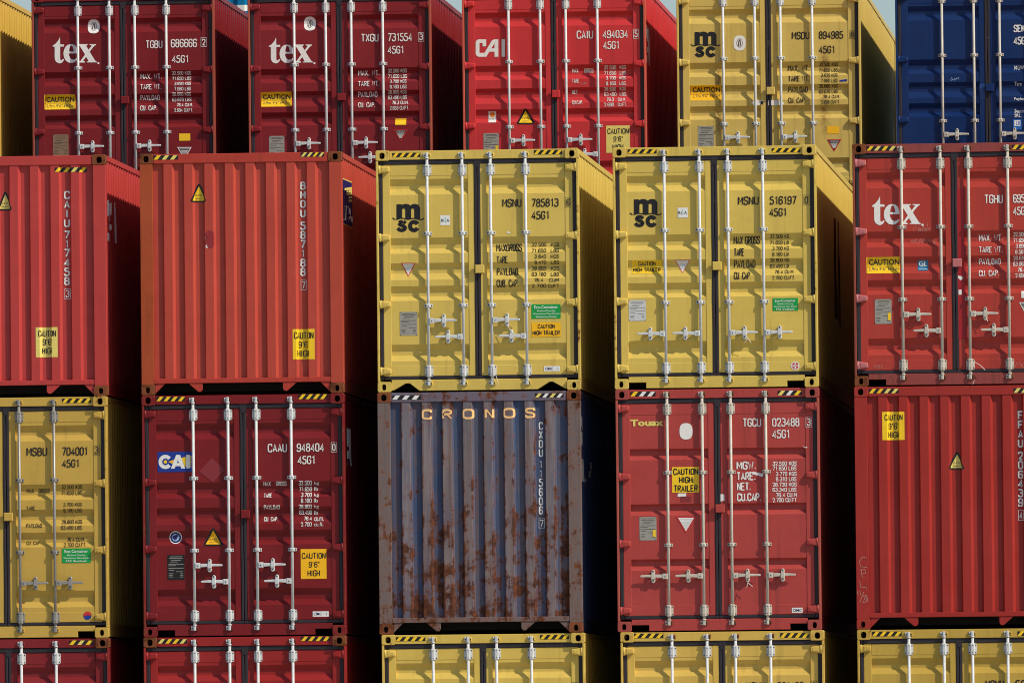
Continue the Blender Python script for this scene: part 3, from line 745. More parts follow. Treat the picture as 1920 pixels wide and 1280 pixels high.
  ('maker_sticker','door',0,None,[('r',1.9957,2.1891,2.6054,2.6666,'W',0),('f','CIMC',2.0079,2.1059,2.6197,2.6515,'NAVY',1),('l',[(2.1181,2.6351),(2.1377,2.6354)],0.0049,'LB',0),('l',[(2.128,2.6206),(2.1277,2.6524)],0.0049,'LB',0),('l',[(2.1476,2.6232),(2.177,2.6236)],0.0049,'LB',0),('l',[(2.1475,2.6379),(2.1769,2.6383)],0.0049,'LB',0),('l',[(2.155,2.6209),(2.1547,2.6527)],0.0049,'LB',0)]),
  ('sticker_remnant','door',0,None,[('p',[(1.5709,0.9947),(1.5882,0.9802),(1.6051,1.0),(1.6123,1.0148),(1.5928,1.0097),(1.5756,1.0144)],[],'W',0)]),
  ('side_logo','side',0,None,[('p',[(0.4287,0.4884),(0.5722,0.4879),(0.5722,0.6164),(0.4287,0.6168)],[],'K',0)]),
 ],
 'A3': [
  ('hazard_stripes','rail',0,None,[('r',0.1828,0.5305,0.027,0.0784,'K',0),('p',[(0.1826,0.0762),(0.2243,0.0767),(0.2659,0.0258),(0.2242,0.0253)],[],'Y',1),('p',[(0.2695,0.0773),(0.3112,0.0778),(0.3529,0.0269),(0.3111,0.0264)],[],'Y',1),('p',[(0.3564,0.0784),(0.3981,0.0789),(0.4398,0.028),(0.3981,0.0275)],[],'Y',1),('p',[(0.4434,0.0795),(0.4851,0.08),(0.5267,0.0291),(0.485,0.0286)],[],'Y',1)]),
  ('hazard_stripes','rail',0,None,[('r',1.9094,2.2522,0.0363,0.0877,'K',0),('p',[(1.9091,0.0856),(1.9502,0.0861),(1.9919,0.0352),(1.9507,0.0346)],[],'Y',1),('p',[(1.9948,0.0866),(2.036,0.0871),(2.0776,0.0362),(2.0365,0.0357)],[],'Y',1),('p',[(2.0805,0.0877),(2.1217,0.0882),(2.1633,0.0373),(2.1222,0.0368)],[],'Y',1),('p',[(2.1662,0.0888),(2.2074,0.0893),(2.249,0.0384),(2.2079,0.0379)],[],'Y',1)]),
  ('company_logo','door',0,None,[('p',[(0.2507,0.6244),(0.3128,0.6252),(0.3147,0.6365),(0.3349,0.6234),(0.363,0.6197),(0.3951,0.6262),(0.415,0.6425),(0.4392,0.6267),(0.4714,0.6211),(0.5034,0.6296),(0.5252,0.652),(0.5318,0.6762),(0.5305,0.8051),(0.4636,0.7983),(0.4646,0.6955),(0.4587,0.6814),(0.4447,0.6772),(0.4306,0.681),(0.4257,0.6951),(0.4247,0.7958),(0.3893,0.8026),(0.3553,0.7969),(0.3563,0.6942),(0.3504,0.68),(0.3364,0.6758),(0.3223,0.6797),(0.3162,0.6937),(0.3152,0.7904),(0.2831,0.794),(0.2489,0.8008)],[],'K',0),('l',[(0.2009,0.7857),(0.2248,0.8053),(0.2529,0.8057),(0.2831,0.796),(0.3172,0.7904),(0.3492,0.7988),(0.3853,0.8074),(0.4214,0.8018),(0.4536,0.7941),(0.4856,0.8006),(0.5337,0.8132),(0.5658,0.8088),(0.5788,0.7937)],0.0128,'K',1),('l',[(0.3575,0.8554),(0.3389,0.8358),(0.3128,0.8314),(0.2867,0.8404),(0.2813,0.8592),(0.3044,0.8768),(0.3363,0.8881),(0.357,0.9077),(0.344,0.9297),(0.3138,0.9386),(0.2817,0.9318),(0.2631,0.9086)],0.0417,'K',0),('l',[(0.5007,0.8649),(0.4914,0.8516),(0.4784,0.8423),(0.4633,0.8379),(0.4477,0.839),(0.4333,0.8455),(0.4217,0.8566),(0.4141,0.8711),(0.4114,0.8875),(0.4138,0.9039),(0.4211,0.9186),(0.4325,0.9299),(0.4468,0.9368),(0.4623,0.9383),(0.4775,0.9343),(0.4906,0.9253),(0.5003,0.9122)],0.0473,'K',0)]),
  ('label_sticker','door',0,None,[('r',0.7731,0.8956,0.731,0.8509,'W',0),('f','RI',0.7829,0.8197,0.7722,0.8113,'K',0),('p',[(0.8298,0.7603),(0.8421,0.7555),(0.8343,0.7946)],[],'CYAN',1),('p',[(0.8295,0.7897),(0.844,0.8045),(0.834,0.8265)],[],'CYAN',1),('f','A',0.8515,0.8833,0.773,0.8097,'K',0)]),
  ('serial_number','door',0,None,[('t','MSNU',1.4994,1.7443,0.6061,0.7089,'K',0),('t','516197',1.879,2.1974,0.6088,0.7092,'K',0),('t','0',2.2983,2.3365,0.6154,0.7024,'K',0),('l',[(2.2861,0.5997),(2.3498,0.6005),(2.3486,0.718),(2.285,0.7172),(2.2861,0.5997)],0.0033,'K',0),('t','45G1',1.8727,2.0784,0.7501,0.8505,'K',0)]),
  ('weight_table','door',0,None,[('t','MAX GROSS',1.4409,1.7519,1.0809,1.1764,'K',0),('t','TARE',1.4444,1.5668,1.2243,1.3198,'K',0),('t','PAYLOAD',1.443,1.6953,1.3647,1.4602,'K',0),('t','CU. CAP.',1.4416,1.6449,1.5064,1.5994,'K',0),('t','32.500 KG',1.8748,2.1025,1.0687,1.1127,'K',0),('t','71.650 LB',1.8741,2.0994,1.1397,1.1862,'K',0),('t','3.700 KG',1.9028,2.1011,1.2109,1.255,'K',0),('t','8.160 LB',1.9021,2.098,1.2794,1.326,'K',0),('t','28.800 KG',1.872,2.1022,1.3503,1.3944,'K',0),('t','63.490 LB',1.8713,2.0966,1.4213,1.4654,'K',0),('t','76.4 CU.M.',1.927,2.1645,1.4906,1.5347,'K',0),('t','2.700 CU.FT.',1.8993,2.176,1.5616,1.6081,'K',0)]),
  ('caution_sticker','door',0,None,[('r',0.2183,0.5734,1.35,1.5116,'Y',0),('t','CAUTION',0.2932,0.4992,1.3694,1.4179,'K',1),('t','HIGH TRAILER',0.2304,0.5606,1.4405,1.4922,'K',1)]),
  ('attention_sticker','door',0,None,[('p',[(0.7285,1.3517),(0.9195,1.3541),(0.8224,1.517)],[],'ROSE',0),('p',[(0.7475,1.3618),(0.9003,1.3637),(0.8226,1.4956)],[],'W',1),('f','ATTENTION',0.7664,0.881,1.3709,1.3873,'LSTEEL',0),('r',0.7757,0.8712,1.4005,1.4087,'LSTEEL',2),('r',0.7832,0.8634,1.4152,1.4234,'LSTEEL',2),('r',0.7926,0.8537,1.43,1.4382,'LSTEEL',2),('r',0.8001,0.8459,1.4448,1.453,'LSTEEL',2),('r',0.8076,0.8382,1.4579,1.4661,'LSTEEL',2)]),
  ('data_plate','door',0,None,[('r',0.174,0.3797,1.8286,2.0783,'LSTEEL',0),('r',0.2059,0.3499,1.8435,1.849,'GR',1),('r',0.1954,0.36,1.8585,1.864,'GR',1),('r',0.2199,0.3351,1.8785,1.884,'GR',1),('r',0.2054,0.2979,1.8957,1.9012,'GR',1),('r',0.1866,0.3676,1.9185,1.924,'GR',1),('r',0.1865,0.277,1.9329,1.9384,'GR',1),('r',0.1862,0.3673,1.9584,1.9639,'GR',1),('r',0.1902,0.256,1.9778,1.9832,'GR',1),('r',0.2764,0.3587,1.9939,1.9994,'GR',1),('r',0.1898,0.2453,2.0127,2.0182,'GR',1),('r',0.1897,0.2349,2.0276,2.0331,'GR',1),('r',0.3276,0.3626,2.0142,2.0197,'GR',1),('r',0.3275,0.3625,2.0292,2.0347,'GR',1),('r',0.1895,0.2389,2.0451,2.0506,'GR',1),('r',0.3211,0.3623,2.0467,2.0522,'GR',1),('o',0.1782,0.1885,1.8297,1.84,'K',2,2.0),('o',0.1759,0.1862,2.0645,2.0748,'K',2,2.0),('o',0.3674,0.3777,1.8321,1.8424,'K',2,2.0),('o',0.3651,0.3754,2.0669,2.0772,'K',2,2.0)]),
  ('eco_sticker','door',0,None,[('r',1.8986,2.2023,1.8287,1.9805,'GREEN',0),('f','Eco-Container',1.9264,2.1724,1.8423,1.8742,'W',1),('f','Bamboo Flooring',1.9564,2.1446,1.8894,1.9107,'W',1),('f','Waterborne Paint System',1.9136,2.1899,1.9198,1.941,'W',1),('f','MS Sealant',1.9406,2.1592,1.9501,1.9699,'W',1)]),
  ('round_sticker','door',0,None,[('o',2.1094,2.2123,2.5868,2.6897,'W',0,2.0),('o',2.1204,2.2012,2.5979,2.6787,'RED',1,2.0),('r',2.1192,2.2025,2.626,2.6505,'W',2),('f','SNQ',2.1266,2.1951,2.626,2.6505,'RED',1),('r',2.1537,2.1684,2.6015,2.626,'W',2),('r',2.1533,2.1679,2.6505,2.675,'W',2)]),
  ('side_logo','side',0,None,[('p',[(5.0403,0.6503),(5.6406,0.6363),(5.716,1.887),(5.1151,1.8956)],[],'K',0),('p',[(6.0184,0.6391),(6.4745,0.6386),(6.6272,1.988),(6.0942,1.8731)],[],'K',0)]),
 ],
 'A4': [
  ('hazard_stripes','rail',0,None,[('r',0.1742,0.5265,0.0282,0.0831,'K',0),('p',[(0.174,0.0809),(0.2162,0.0815),(0.2607,0.0271),(0.2185,0.0265)],[],'Y',1),('p',[(0.262,0.082),(0.3043,0.0826),(0.3488,0.0282),(0.3065,0.0276)],[],'YP',1),('p',[(0.3501,0.0831),(0.3923,0.0837),(0.4368,0.0293),(0.3946,0.0287)],[],'Y',1),('p',[(0.4381,0.0842),(0.4804,0.0848),(0.5249,0.0304),(0.4826,0.0298)],[],'YP',1)]),
  ('hazard_stripes','rail',0,None,[('r',1.9105,2.2553,0.0373,0.0923,'K',0),('p',[(1.9103,0.0902),(1.9516,0.0907),(1.9961,0.0363),(1.9548,0.0357)],[],'Y',1),('p',[(1.9964,0.0912),(2.0378,0.0917),(2.0823,0.0373),(2.0409,0.0368)],[],'Y',1),('p',[(2.0826,0.0923),(2.124,0.0928),(2.1685,0.0384),(2.1271,0.0379)],[],'Y',1),('p',[(2.1688,0.0934),(2.2102,0.0939),(2.2547,0.0395),(2.2133,0.039)],[],'Y',1)]),
  ('company_logo','door',0,None,[('p',[(0.3274,0.6325),(0.3289,0.7243),(0.3795,0.7249),(0.3792,0.7526),(0.3286,0.752),(0.327,0.9141),(0.3325,0.928),(0.3425,0.9321),(0.3546,0.9244),(0.3648,0.9126),(0.3788,0.9187),(0.3685,0.9423),(0.3482,0.9638),(0.32,0.9722),(0.292,0.9631),(0.2681,0.9431),(0.2571,0.9172),(0.2546,0.8855),(0.2559,0.753),(0.2299,0.7507),(0.23,0.7389),(0.2663,0.7156),(0.2947,0.6843),(0.3131,0.6569),(0.3213,0.6352)],[],'W',0),('p',[(0.473,0.7221),(0.5111,0.7305),(0.535,0.7506),(0.5507,0.7824),(0.5564,0.8181),(0.5561,0.845),(0.4409,0.8436),(0.4455,0.8721),(0.4572,0.8999),(0.4771,0.92),(0.4971,0.9262),(0.5213,0.9205),(0.5455,0.903),(0.5583,0.9111),(0.5391,0.9405),(0.5088,0.9619),(0.4706,0.9685),(0.4285,0.9589),(0.3967,0.9308),(0.377,0.891),(0.3703,0.8435),(0.378,0.7961),(0.3984,0.7568),(0.4308,0.7295)],[[(0.4749,0.74),(0.4908,0.7501),(0.5025,0.7818),(0.5094,0.8195),(0.446,0.8187),(0.4504,0.7812),(0.4607,0.7497)]],'W',0),('p',[(0.5694,0.7241),(0.6918,0.7257),(0.6917,0.7367),(0.6715,0.7464),(0.7031,0.8002),(0.7417,0.7492),(0.7358,0.7373),(0.7158,0.737),(0.7159,0.726),(0.8022,0.727),(0.8001,0.7381),(0.7758,0.7536),(0.7169,0.8241),(0.79,0.9437),(0.81,0.9558),(0.8099,0.9657),(0.6794,0.964),(0.6795,0.9541),(0.7037,0.9485),(0.6701,0.8907),(0.6294,0.9436),(0.6554,0.9538),(0.6553,0.9657),(0.573,0.9647),(0.5731,0.9528),(0.5973,0.9412),(0.6563,0.8609),(0.5872,0.7473),(0.5692,0.7352)],[],'W',0),('o',0.8174,0.8447,0.9622,0.9895,'W',0,2.0)]),
  ('chalk_scribble','door',0,None,[('l',[(0.7166,1.0471),(0.7474,0.9675),(0.7519,1.0226),(0.7924,0.9631),(0.7766,1.0479)],0.0045,'CH',0),('l',[(0.7969,1.0181),(0.7816,1.0429),(0.8016,1.0482),(0.8118,1.0233),(0.7969,1.0181)],0.0045,'CH',0),('l',[(0.8474,0.9638),(0.8315,1.0485),(0.8167,1.0384),(0.8319,1.0136)],0.0045,'CH',0),('l',[(0.8517,1.0338),(0.8718,1.0191),(0.8569,1.0139),(0.8516,1.0438),(0.8766,1.0441)],0.0045,'CH',0),('l',[(0.8923,0.9644),(0.8765,1.0491)],0.0045,'CH',0),('l',[(0.9018,1.0144),(0.9219,1.0097),(0.9116,1.0346),(0.8916,1.0443),(0.8967,1.0244)],0.0045,'CH',0),('l',[(0.7106,1.152),(0.6904,1.1717),(0.7053,1.1869),(0.7255,1.1671),(0.7106,1.152)],0.0045,'CH',0),('l',[(0.7507,1.1425),(0.7355,1.1573),(0.7554,1.1725),(0.7402,1.1873),(0.7304,1.1722),(0.7657,1.1427)],0.0045,'CH',0),('l',[(0.7751,1.2027),(0.8057,1.1382)],0.0045,'CH',0),('l',[(0.8205,1.1533),(0.8053,1.1781),(0.8202,1.1883),(0.8354,1.1635),(0.8205,1.1533)],0.0045,'CH',0),('l',[(0.8755,1.149),(0.8506,1.1487),(0.8504,1.1687),(0.8703,1.1739),(0.8551,1.1937)],0.0045,'CH',0),('l',[(0.8851,1.1941),(0.9005,1.1493)],0.0045,'CH',0),('l',[(0.9151,1.1945),(0.9305,1.1497)],0.0045,'CH',0),('l',[(0.9504,1.155),(0.98,1.2003),(0.9549,1.205),(0.9804,1.1553)],0.0045,'CH',0)]),
  ('chalk_scribble','door',0,None,[('l',[(0.2309,2.685),(0.2414,2.6351),(0.256,2.6703),(0.2713,2.6355),(0.2759,2.6855)],0.0045,'CH',0),('l',[(0.3063,2.641),(0.2862,2.6507),(0.306,2.6709),(0.2858,2.6857)],0.0045,'CH',0),('l',[(0.3362,2.6413),(0.316,2.6661),(0.3358,2.6863)],0.0045,'CH',0)]),
  ('chalk_scribble','door',0,None,[('l',[(1.9198,2.6811),(1.9404,2.6214),(1.9499,2.6715),(1.9804,2.6169),(1.9798,2.6769)],0.0045,'CH',0),('l',[(2.0151,2.6473),(1.9899,2.667),(2.0147,2.6873),(1.9946,2.702)],0.0045,'CH',0)]),
  ('caution_sticker','door',0,None,[('r',0.1556,0.5553,1.3524,1.5473,'Y',0),('f','CAUTION',0.1809,0.5481,1.3775,1.4474,'K',1.5),('f','2,9m 9\'6" HIGH',0.1801,0.5473,1.4724,1.5199,'G',0)]),
  ('label_sticker','door',0,None,[('r',0.7676,0.8925,1.3958,1.5207,'TEAL',0),('f','GL',0.7803,0.8827,1.4058,1.4683,'W',1),('r',0.7797,0.8821,1.4933,1.5032,'LB',1)]),
  ('data_plate','door',0,None,[('r',0.2501,0.4499,1.857,2.1518,'STEEL',0),('r',0.2813,0.4212,1.8747,1.8812,'G',1),('r',0.2711,0.431,1.8924,1.8989,'G',1),('r',0.2949,0.4068,1.916,1.9225,'G',1),('r',0.2807,0.3706,1.9363,1.9428,'G',1),('r',0.2624,0.4383,1.9631,1.9696,'G',1),('r',0.2622,0.3502,1.9803,1.9868,'G',1),('r',0.262,0.4378,2.0103,2.0168,'G',1),('r',0.2657,0.3297,2.0332,2.0397,'G',1),('r',0.3495,0.4294,2.0521,2.0586,'G',1),('r',0.2653,0.3193,2.0744,2.0809,'G',1),('r',0.2651,0.3091,2.0921,2.0986,'G',1),('r',0.3992,0.4332,2.076,2.0825,'G',1),('r',0.399,0.433,2.0937,2.1002,'G',1),('r',0.2649,0.3129,2.1127,2.1192,'G',1),('r',0.3928,0.4328,2.1143,2.1208,'G',1),('o',0.2544,0.2644,1.8597,1.8697,'K',2,2.0),('o',0.2517,0.2617,2.1368,2.1468,'K',2,2.0),('o',0.4383,0.4483,1.862,1.872,'K',2,2.0),('o',0.4356,0.4456,2.1391,2.1491,'K',2,2.0),('r',0.4054,0.4393,2.0201,2.1085,'Y',3)]),
  ('serial_number','door',0,None,[('t','TGHU',1.5747,1.7921,0.6245,0.7319,'W',0),('t','695',1.917,2.0544,0.6233,0.7282,'W',0),('t','45G',1.9156,2.053,0.7731,0.8756,'W',0)]),
  ('weight_table','door',0,None,[('t','MAX. WT.',1.5028,1.79,1.0987,1.1786,'W',0),('t','TARE WT.',1.5014,1.7886,1.2436,1.3185,'W',0),('t','PAYLOAD',1.5,1.7573,1.3833,1.4607,'W',0),('t','CU. CAP.',1.4986,1.7409,1.5256,1.598,'W',0),('t','32.500',1.9128,2.0602,1.078,1.1279,'W',0),('t','71.650',1.9121,2.0595,1.1479,1.1979,'W',0),('t','3.890',1.9414,2.0588,1.2181,1.268,'W',0),('t','8.587',1.9358,2.0582,1.288,1.3379,'W',0),('t','28.610',1.9101,2.0575,1.3603,1.4102,'W',0),('t','63.063',1.9069,2.0568,1.4302,1.4802,'W',0),('t','76.4',1.9611,2.0561,1.503,1.5529,'W',0),('t','2.698',1.933,2.0554,1.5703,1.6202,'W',0)]),
  ('repaint_patch','door',0,None,[('r',1.2374,1.3423,0.5547,2.3433,'FRESH',0)]),
  ('sticker_remnant','door',0,None,[('p',[(1.246,1.5884),(1.2909,1.5939),(1.3106,1.6192),(1.2804,1.6438),(1.2507,1.6184)],[],'W',2),('p',[(1.2518,1.7583),(1.2893,1.7538),(1.2912,1.8138),(1.2538,1.8158)],[],'W',2)]),
  ('label_sticker','door',0,None,[('r',2.0007,2.0882,1.7808,1.8632,'W',0)]),
  ('attention_sticker','door',0,None,[('p',[(1.9748,1.9148),(2.1372,1.9168),(2.0545,2.0732)],[],'W',0),('p',[(1.991,1.9244),(2.1209,1.9261),(2.0547,2.0527)],[],'K',1),('f','ATTENTION',2.007,2.1045,1.9331,1.9489,'W',0),('r',2.0149,2.0961,1.9614,1.9693,'W',2),('r',2.0213,2.0895,1.9756,1.9835,'W',2),('r',2.0293,2.0812,1.9898,1.9976,'W',2),('r',2.0356,2.0746,2.0039,2.0118,'W',2),('r',2.042,2.068,2.0165,2.0244,'W',2)]),
 ],
 'B0': [
  ('hazard_stripes','rail',0,None,[('r',1.8991,2.2507,0.0257,0.0787,'K',0),('p',[(1.8988,0.0765),(1.941,0.077),(1.9839,0.0245),(1.9417,0.024)],[],'Y',1),('p',[(1.9867,0.0776),(2.0289,0.0781),(2.0718,0.0256),(2.0296,0.0251)],[],'Y',1),('p',[(2.0746,0.0787),(2.1168,0.0792),(2.1597,0.0267),(2.1175,0.0262)],[],'Y',1),('p',[(2.1625,0.0798),(2.2047,0.0803),(2.2476,0.0278),(2.2054,0.0273)],[],'Y',1)]),
  ('serial_number','door',0,None,[('t','MSBU',1.4633,1.7117,0.6056,0.7089,'K',0),('t','704001',1.8931,2.2001,0.6058,0.7091,'K',0),('t','3',2.2912,2.3297,0.6076,0.6943,'K',0),('l',[(2.2789,0.592),(2.3431,0.5928),(2.3419,0.71),(2.2777,0.7092),(2.2789,0.592)],0.0038,'K',0),('t','45G1',1.8917,2.0982,0.7531,0.8507,'K',0)]),
  ('weight_table','door',0,None,[('t','MAX.',1.456,1.5592,1.1014,1.1488,'K',0),('t','GROSS',1.6011,1.735,1.1034,1.1509,'K',0),('t','TARE',1.4539,1.5599,1.3107,1.3609,'K',0),('t','PAYLOAD',1.4519,1.6416,1.5177,1.568,'K',0),('t','CU. CAP.',1.4498,1.62,1.7297,1.7743,'K',0),('t','32.500 KGS.',1.8778,2.1401,1.063,1.1105,'K',0),('t','71.650 LBS.',1.8771,2.1394,1.1328,1.1802,'K',0),('t','3,700 KGS.',1.9008,2.138,1.2725,1.3171,'K',0),('t','8,160 LBS.',1.9001,2.1373,1.3422,1.3897,'K',0),('t','28,800 KGS.',1.8765,2.136,1.4788,1.5263,'K',0),('t','63,490 LBS.',1.873,2.1353,1.5486,1.596,'K',0),('t','76.4 CU.M.',1.9386,2.1535,1.6886,1.7389,'K',0),('t','2,700 CU.FT.',1.9017,2.1751,1.7555,1.803,'K',0)]),
  ('eco_sticker','door',0,None,[('r',1.8781,2.2269,1.8227,1.9957,'GREEN',0),('f','Eco-Container',1.91,2.1925,1.8382,1.8746,'W',1),('f','Bamboo Flooring',1.9444,2.1607,1.8919,1.9161,'W',1),('f','Waterborne Paint System',1.8952,2.2127,1.9265,1.9507,'W',1),('f','MS Sealant',1.9263,2.1774,1.9611,1.9836,'W',1)]),
  ('round_sticker','door',0,None,[('o',2.132,2.2296,2.5778,2.6783,'BLUE',0,2.0),('p',[(2.229,2.6199),(2.2233,2.6034),(2.2126,2.5899),(2.198,2.581),(2.1813,2.5778),(2.1646,2.5806),(2.1498,2.5892),(2.1388,2.6024),(2.1328,2.6187),(2.1472,2.6388),(2.1809,2.6224),(2.2143,2.6312)],[],'RED',1)]),
 ],
 'B1': [
  ('hazard_stripes','rail',0,None,[('r',0.1788,0.5248,0.0181,0.0711,'K',0),('p',[(0.1785,0.0689),(0.22,0.0694),(0.263,0.017),(0.2214,0.0164)],[],'Y',1),('p',[(0.265,0.07),(0.3065,0.0705),(0.3495,0.018),(0.308,0.0175)],[],'Y',1),('p',[(0.3515,0.0711),(0.393,0.0716),(0.436,0.0191),(0.3945,0.0186)],[],'Y',1),('p',[(0.438,0.0722),(0.4795,0.0727),(0.5225,0.0202),(0.481,0.0197)],[],'Y',1)]),
  ('hazard_stripes','rail',0,None,[('r',1.8896,2.2356,0.0088,0.0674,'K',0),('p',[(1.8893,0.0652),(1.9308,0.0657),(1.9783,0.0077),(1.9368,0.0072)],[],'Y',1),('p',[(1.9758,0.0663),(2.0173,0.0668),(2.0648,0.0088),(2.0233,0.0083)],[],'Y',1),('p',[(2.0623,0.0674),(2.1039,0.0679),(2.1513,0.0099),(2.1098,0.0093)],[],'Y',1),('p',[(2.1488,0.0684),(2.1904,0.069),(2.2359,0.0109),(2.1963,0.0104)],[],'Y',1)]),
  ('company_logo','door',0,None,[('r',0.1826,0.6011,0.6772,0.92,'BLUE',0),('l',[(0.3261,0.7587),(0.3141,0.7464),(0.2993,0.7379),(0.2829,0.7339),(0.266,0.7347),(0.2499,0.7401),(0.236,0.7499),(0.2251,0.7633),(0.2182,0.7791),(0.2157,0.7964),(0.2178,0.8137),(0.2244,0.8298),(0.2351,0.8434),(0.2488,0.8535),(0.2648,0.8594),(0.2816,0.8606),(0.2981,0.857),(0.3131,0.8489),(0.3254,0.8369)],0.044,'W',2),('o',0.2563,0.2982,0.7762,0.8181,'Y',2,2.0),('p',[(0.311,0.7961),(0.3845,0.7715),(0.3605,0.8207)],[],'YO',1),('p',[(0.4697,0.7516),(0.5255,0.7403),(0.5244,0.8542),(0.5097,0.854)],[],'Y',1),('p',[(0.407,0.7149),(0.4554,0.7155),(0.5153,0.8796),(0.4684,0.879),(0.457,0.8504),(0.3984,0.8496),(0.3878,0.8795),(0.3424,0.8789)],[[(0.4284,0.7751),(0.4412,0.8142),(0.4157,0.8139)]],'W',2),('p',[(0.5257,0.7163),(0.5741,0.7169),(0.5725,0.8773),(0.5242,0.8767)],[],'W',2),('p',[(0.5754,0.729),(0.5901,0.7291),(0.5899,0.7501),(0.5752,0.7499)],[],'Y',1),('p',[(0.5752,0.7574),(0.5898,0.7576),(0.5896,0.7786),(0.575,0.7784)],[],'Y',1),('p',[(0.5749,0.7859),(0.5895,0.7861),(0.5893,0.8071),(0.5747,0.8069)],[],'Y',1),('p',[(0.5746,0.8144),(0.5893,0.8146),(0.5891,0.8355),(0.5744,0.8354)],[],'Y',1),('p',[(0.5743,0.8428),(0.589,0.843),(0.5888,0.864),(0.5741,0.8638)],[],'Y',1)]),
  ('placard_ghost','door',0,None,[('p',[(0.8388,0.7526),(0.9852,0.9051),(0.8443,1.0485),(0.6837,0.9181)],[],'GHOST',0)]),
  ('serial_number','door',0,None,[('t','CAAU',1.5125,1.7413,0.595,0.6982,'W',0),('t','948404',1.8613,2.1878,0.5944,0.6976,'W',0),('t','0',2.2877,2.3279,0.6044,0.6891,'W',0),('l',[(2.2749,0.5891),(2.3419,0.5899),(2.3408,0.7044),(2.2738,0.7035),(2.2749,0.5891)],0.0038,'W',0),('t','45G1',1.871,2.0803,0.7444,0.8449,'W',0)]),
  ('weight_table','door',0,None,[('t','MAX',1.4552,1.5417,1.0483,1.1013,'W',0),('t','GROSS',1.6059,1.7315,1.0476,1.1006,'W',0),('t','TARE',1.4594,1.5543,1.1879,1.2409,'W',0),('t','PAYLOAD',1.4581,1.6478,1.328,1.381,'W',0),('t','CU. CAP.',1.4567,1.6269,1.4702,1.5232,'W',0),('t','32.500',1.8795,2.0357,1.0428,1.0986,'W',0),('t','71.650',1.8816,2.035,1.1154,1.1684,'W',0),('t','3.700',1.906,2.0344,1.1853,1.2383,'W',0),('t','8.160',1.9053,2.0337,1.2551,1.3081,'W',0),('t','28.800',1.8795,2.033,1.3275,1.3777,'W',0),('t','63.490',1.8816,2.0323,1.3973,1.4475,'W',0),('t','76.4',1.9367,2.0316,1.4702,1.5176,'W',0),('t','2.700',1.9025,2.0309,1.5397,1.5899,'W',0)]),
  ('weight_units','door',0,None,[('f','kg',2.0636,2.1222,1.0529,1.1003,'W',0),('f','lb',2.063,2.1104,1.117,1.1644,'W',0),('f','kg',2.0622,2.1208,1.1952,1.2427,'W',0),('f','lb',2.0616,2.109,1.2565,1.304,'W',0),('f','kg',2.0608,2.1194,1.3347,1.3822,'W',0),('f','lb',2.0602,2.1076,1.4016,1.4491,'W',0),('f','cu.m.',2.0594,2.1738,1.4802,1.5276,'W',0),('f','cu.ft.',2.0588,2.1732,1.5416,1.589,'W',0)]),
  ('round_sticker','door',0,None,[('o',0.3132,0.4639,1.6288,1.7795,'W',0,2.0),('o',0.323,0.4541,1.6386,1.7698,'NAVY',1,2.0),('o',0.3439,0.4332,1.6595,1.7488,'LB',2,2.0),('p',[(0.3552,1.687),(0.3888,1.6735),(0.4113,1.6598),(0.4166,1.6878),(0.3995,1.7239),(0.3771,1.7347),(0.3494,1.7121)],[],'NAVY',3)]),
  ('warning_sticker','door',0,None,[('p',[(0.8297,1.5996),(0.8592,1.5999),(0.961,1.7903),(0.9446,1.8116),(0.7403,1.809),(0.7243,1.7874)],[],'K',0),('p',[(0.8442,1.6255),(0.9335,1.7921),(0.7517,1.7898)],[],'YO',1),('f','SUPER',0.7941,0.8923,1.7201,1.7394,'G',0),('f','HEAVY',0.7937,0.892,1.7566,1.7759,'G',0)]),
  ('data_plate','door',0,None,[('r',0.2902,0.4966,1.9136,2.2121,'K',0),('r',0.3224,0.4669,1.9315,1.9381,'STEEL',1),('r',0.3119,0.4771,1.9494,1.956,'STEEL',1),('r',0.3364,0.4521,1.9733,1.9799,'STEEL',1),('r',0.3218,0.4147,1.9939,2.0004,'STEEL',1),('r',0.3029,0.4846,2.0211,2.0276,'STEEL',1),('r',0.3027,0.3936,2.0384,2.045,'STEEL',1),('r',0.3025,0.4842,2.0688,2.0754,'STEEL',1),('r',0.3063,0.3724,2.092,2.0986,'STEEL',1),('r',0.3929,0.4755,2.1111,2.1177,'STEEL',1),('r',0.3059,0.3617,2.1338,2.1404,'STEEL',1),('r',0.3058,0.3512,2.1516,2.1582,'STEEL',1),('r',0.4443,0.4794,2.1354,2.142,'STEEL',1),('r',0.4441,0.4792,2.1533,2.1599,'STEEL',1),('r',0.3056,0.3551,2.1726,2.1791,'STEEL',1),('r',0.4377,0.479,2.1742,2.1807,'STEEL',1),('o',0.2946,0.305,1.9162,1.9265,'K',2,2.0),('o',0.2919,0.3022,2.1968,2.2072,'K',2,2.0),('o',0.4846,0.4949,1.9186,1.9289,'K',2,2.0),('o',0.4819,0.4922,2.1992,2.2095,'K',2,2.0)]),
  ('caution_sticker','door',0,None,[('r',1.8951,2.2048,1.8617,2.2189,'YO',0),('t','CAUTION',1.91,2.1946,1.9064,1.9789,'K',0),('t','9\'6"',1.9927,2.1239,2.0125,2.0823,'K',0),('t','HIGH',1.9777,2.1256,2.1129,2.1882,'K',0)]),
  ('maker_sticker','door',0,None,[('r',2.0343,2.2269,2.6079,2.672,'W',0),('f','CIMC',2.0455,2.1432,2.6214,2.6548,'NAVY',1),('l',[(2.1571,2.6389),(2.1795,2.6392)],0.0056,'LB',0),('l',[(2.1685,2.6223),(2.1681,2.6558)],0.0056,'LB',0),('l',[(2.1879,2.6281),(2.2158,2.6285)],0.0056,'LB',0),('l',[(2.1992,2.6227),(2.1988,2.6561)],0.0056,'LB',0)]),
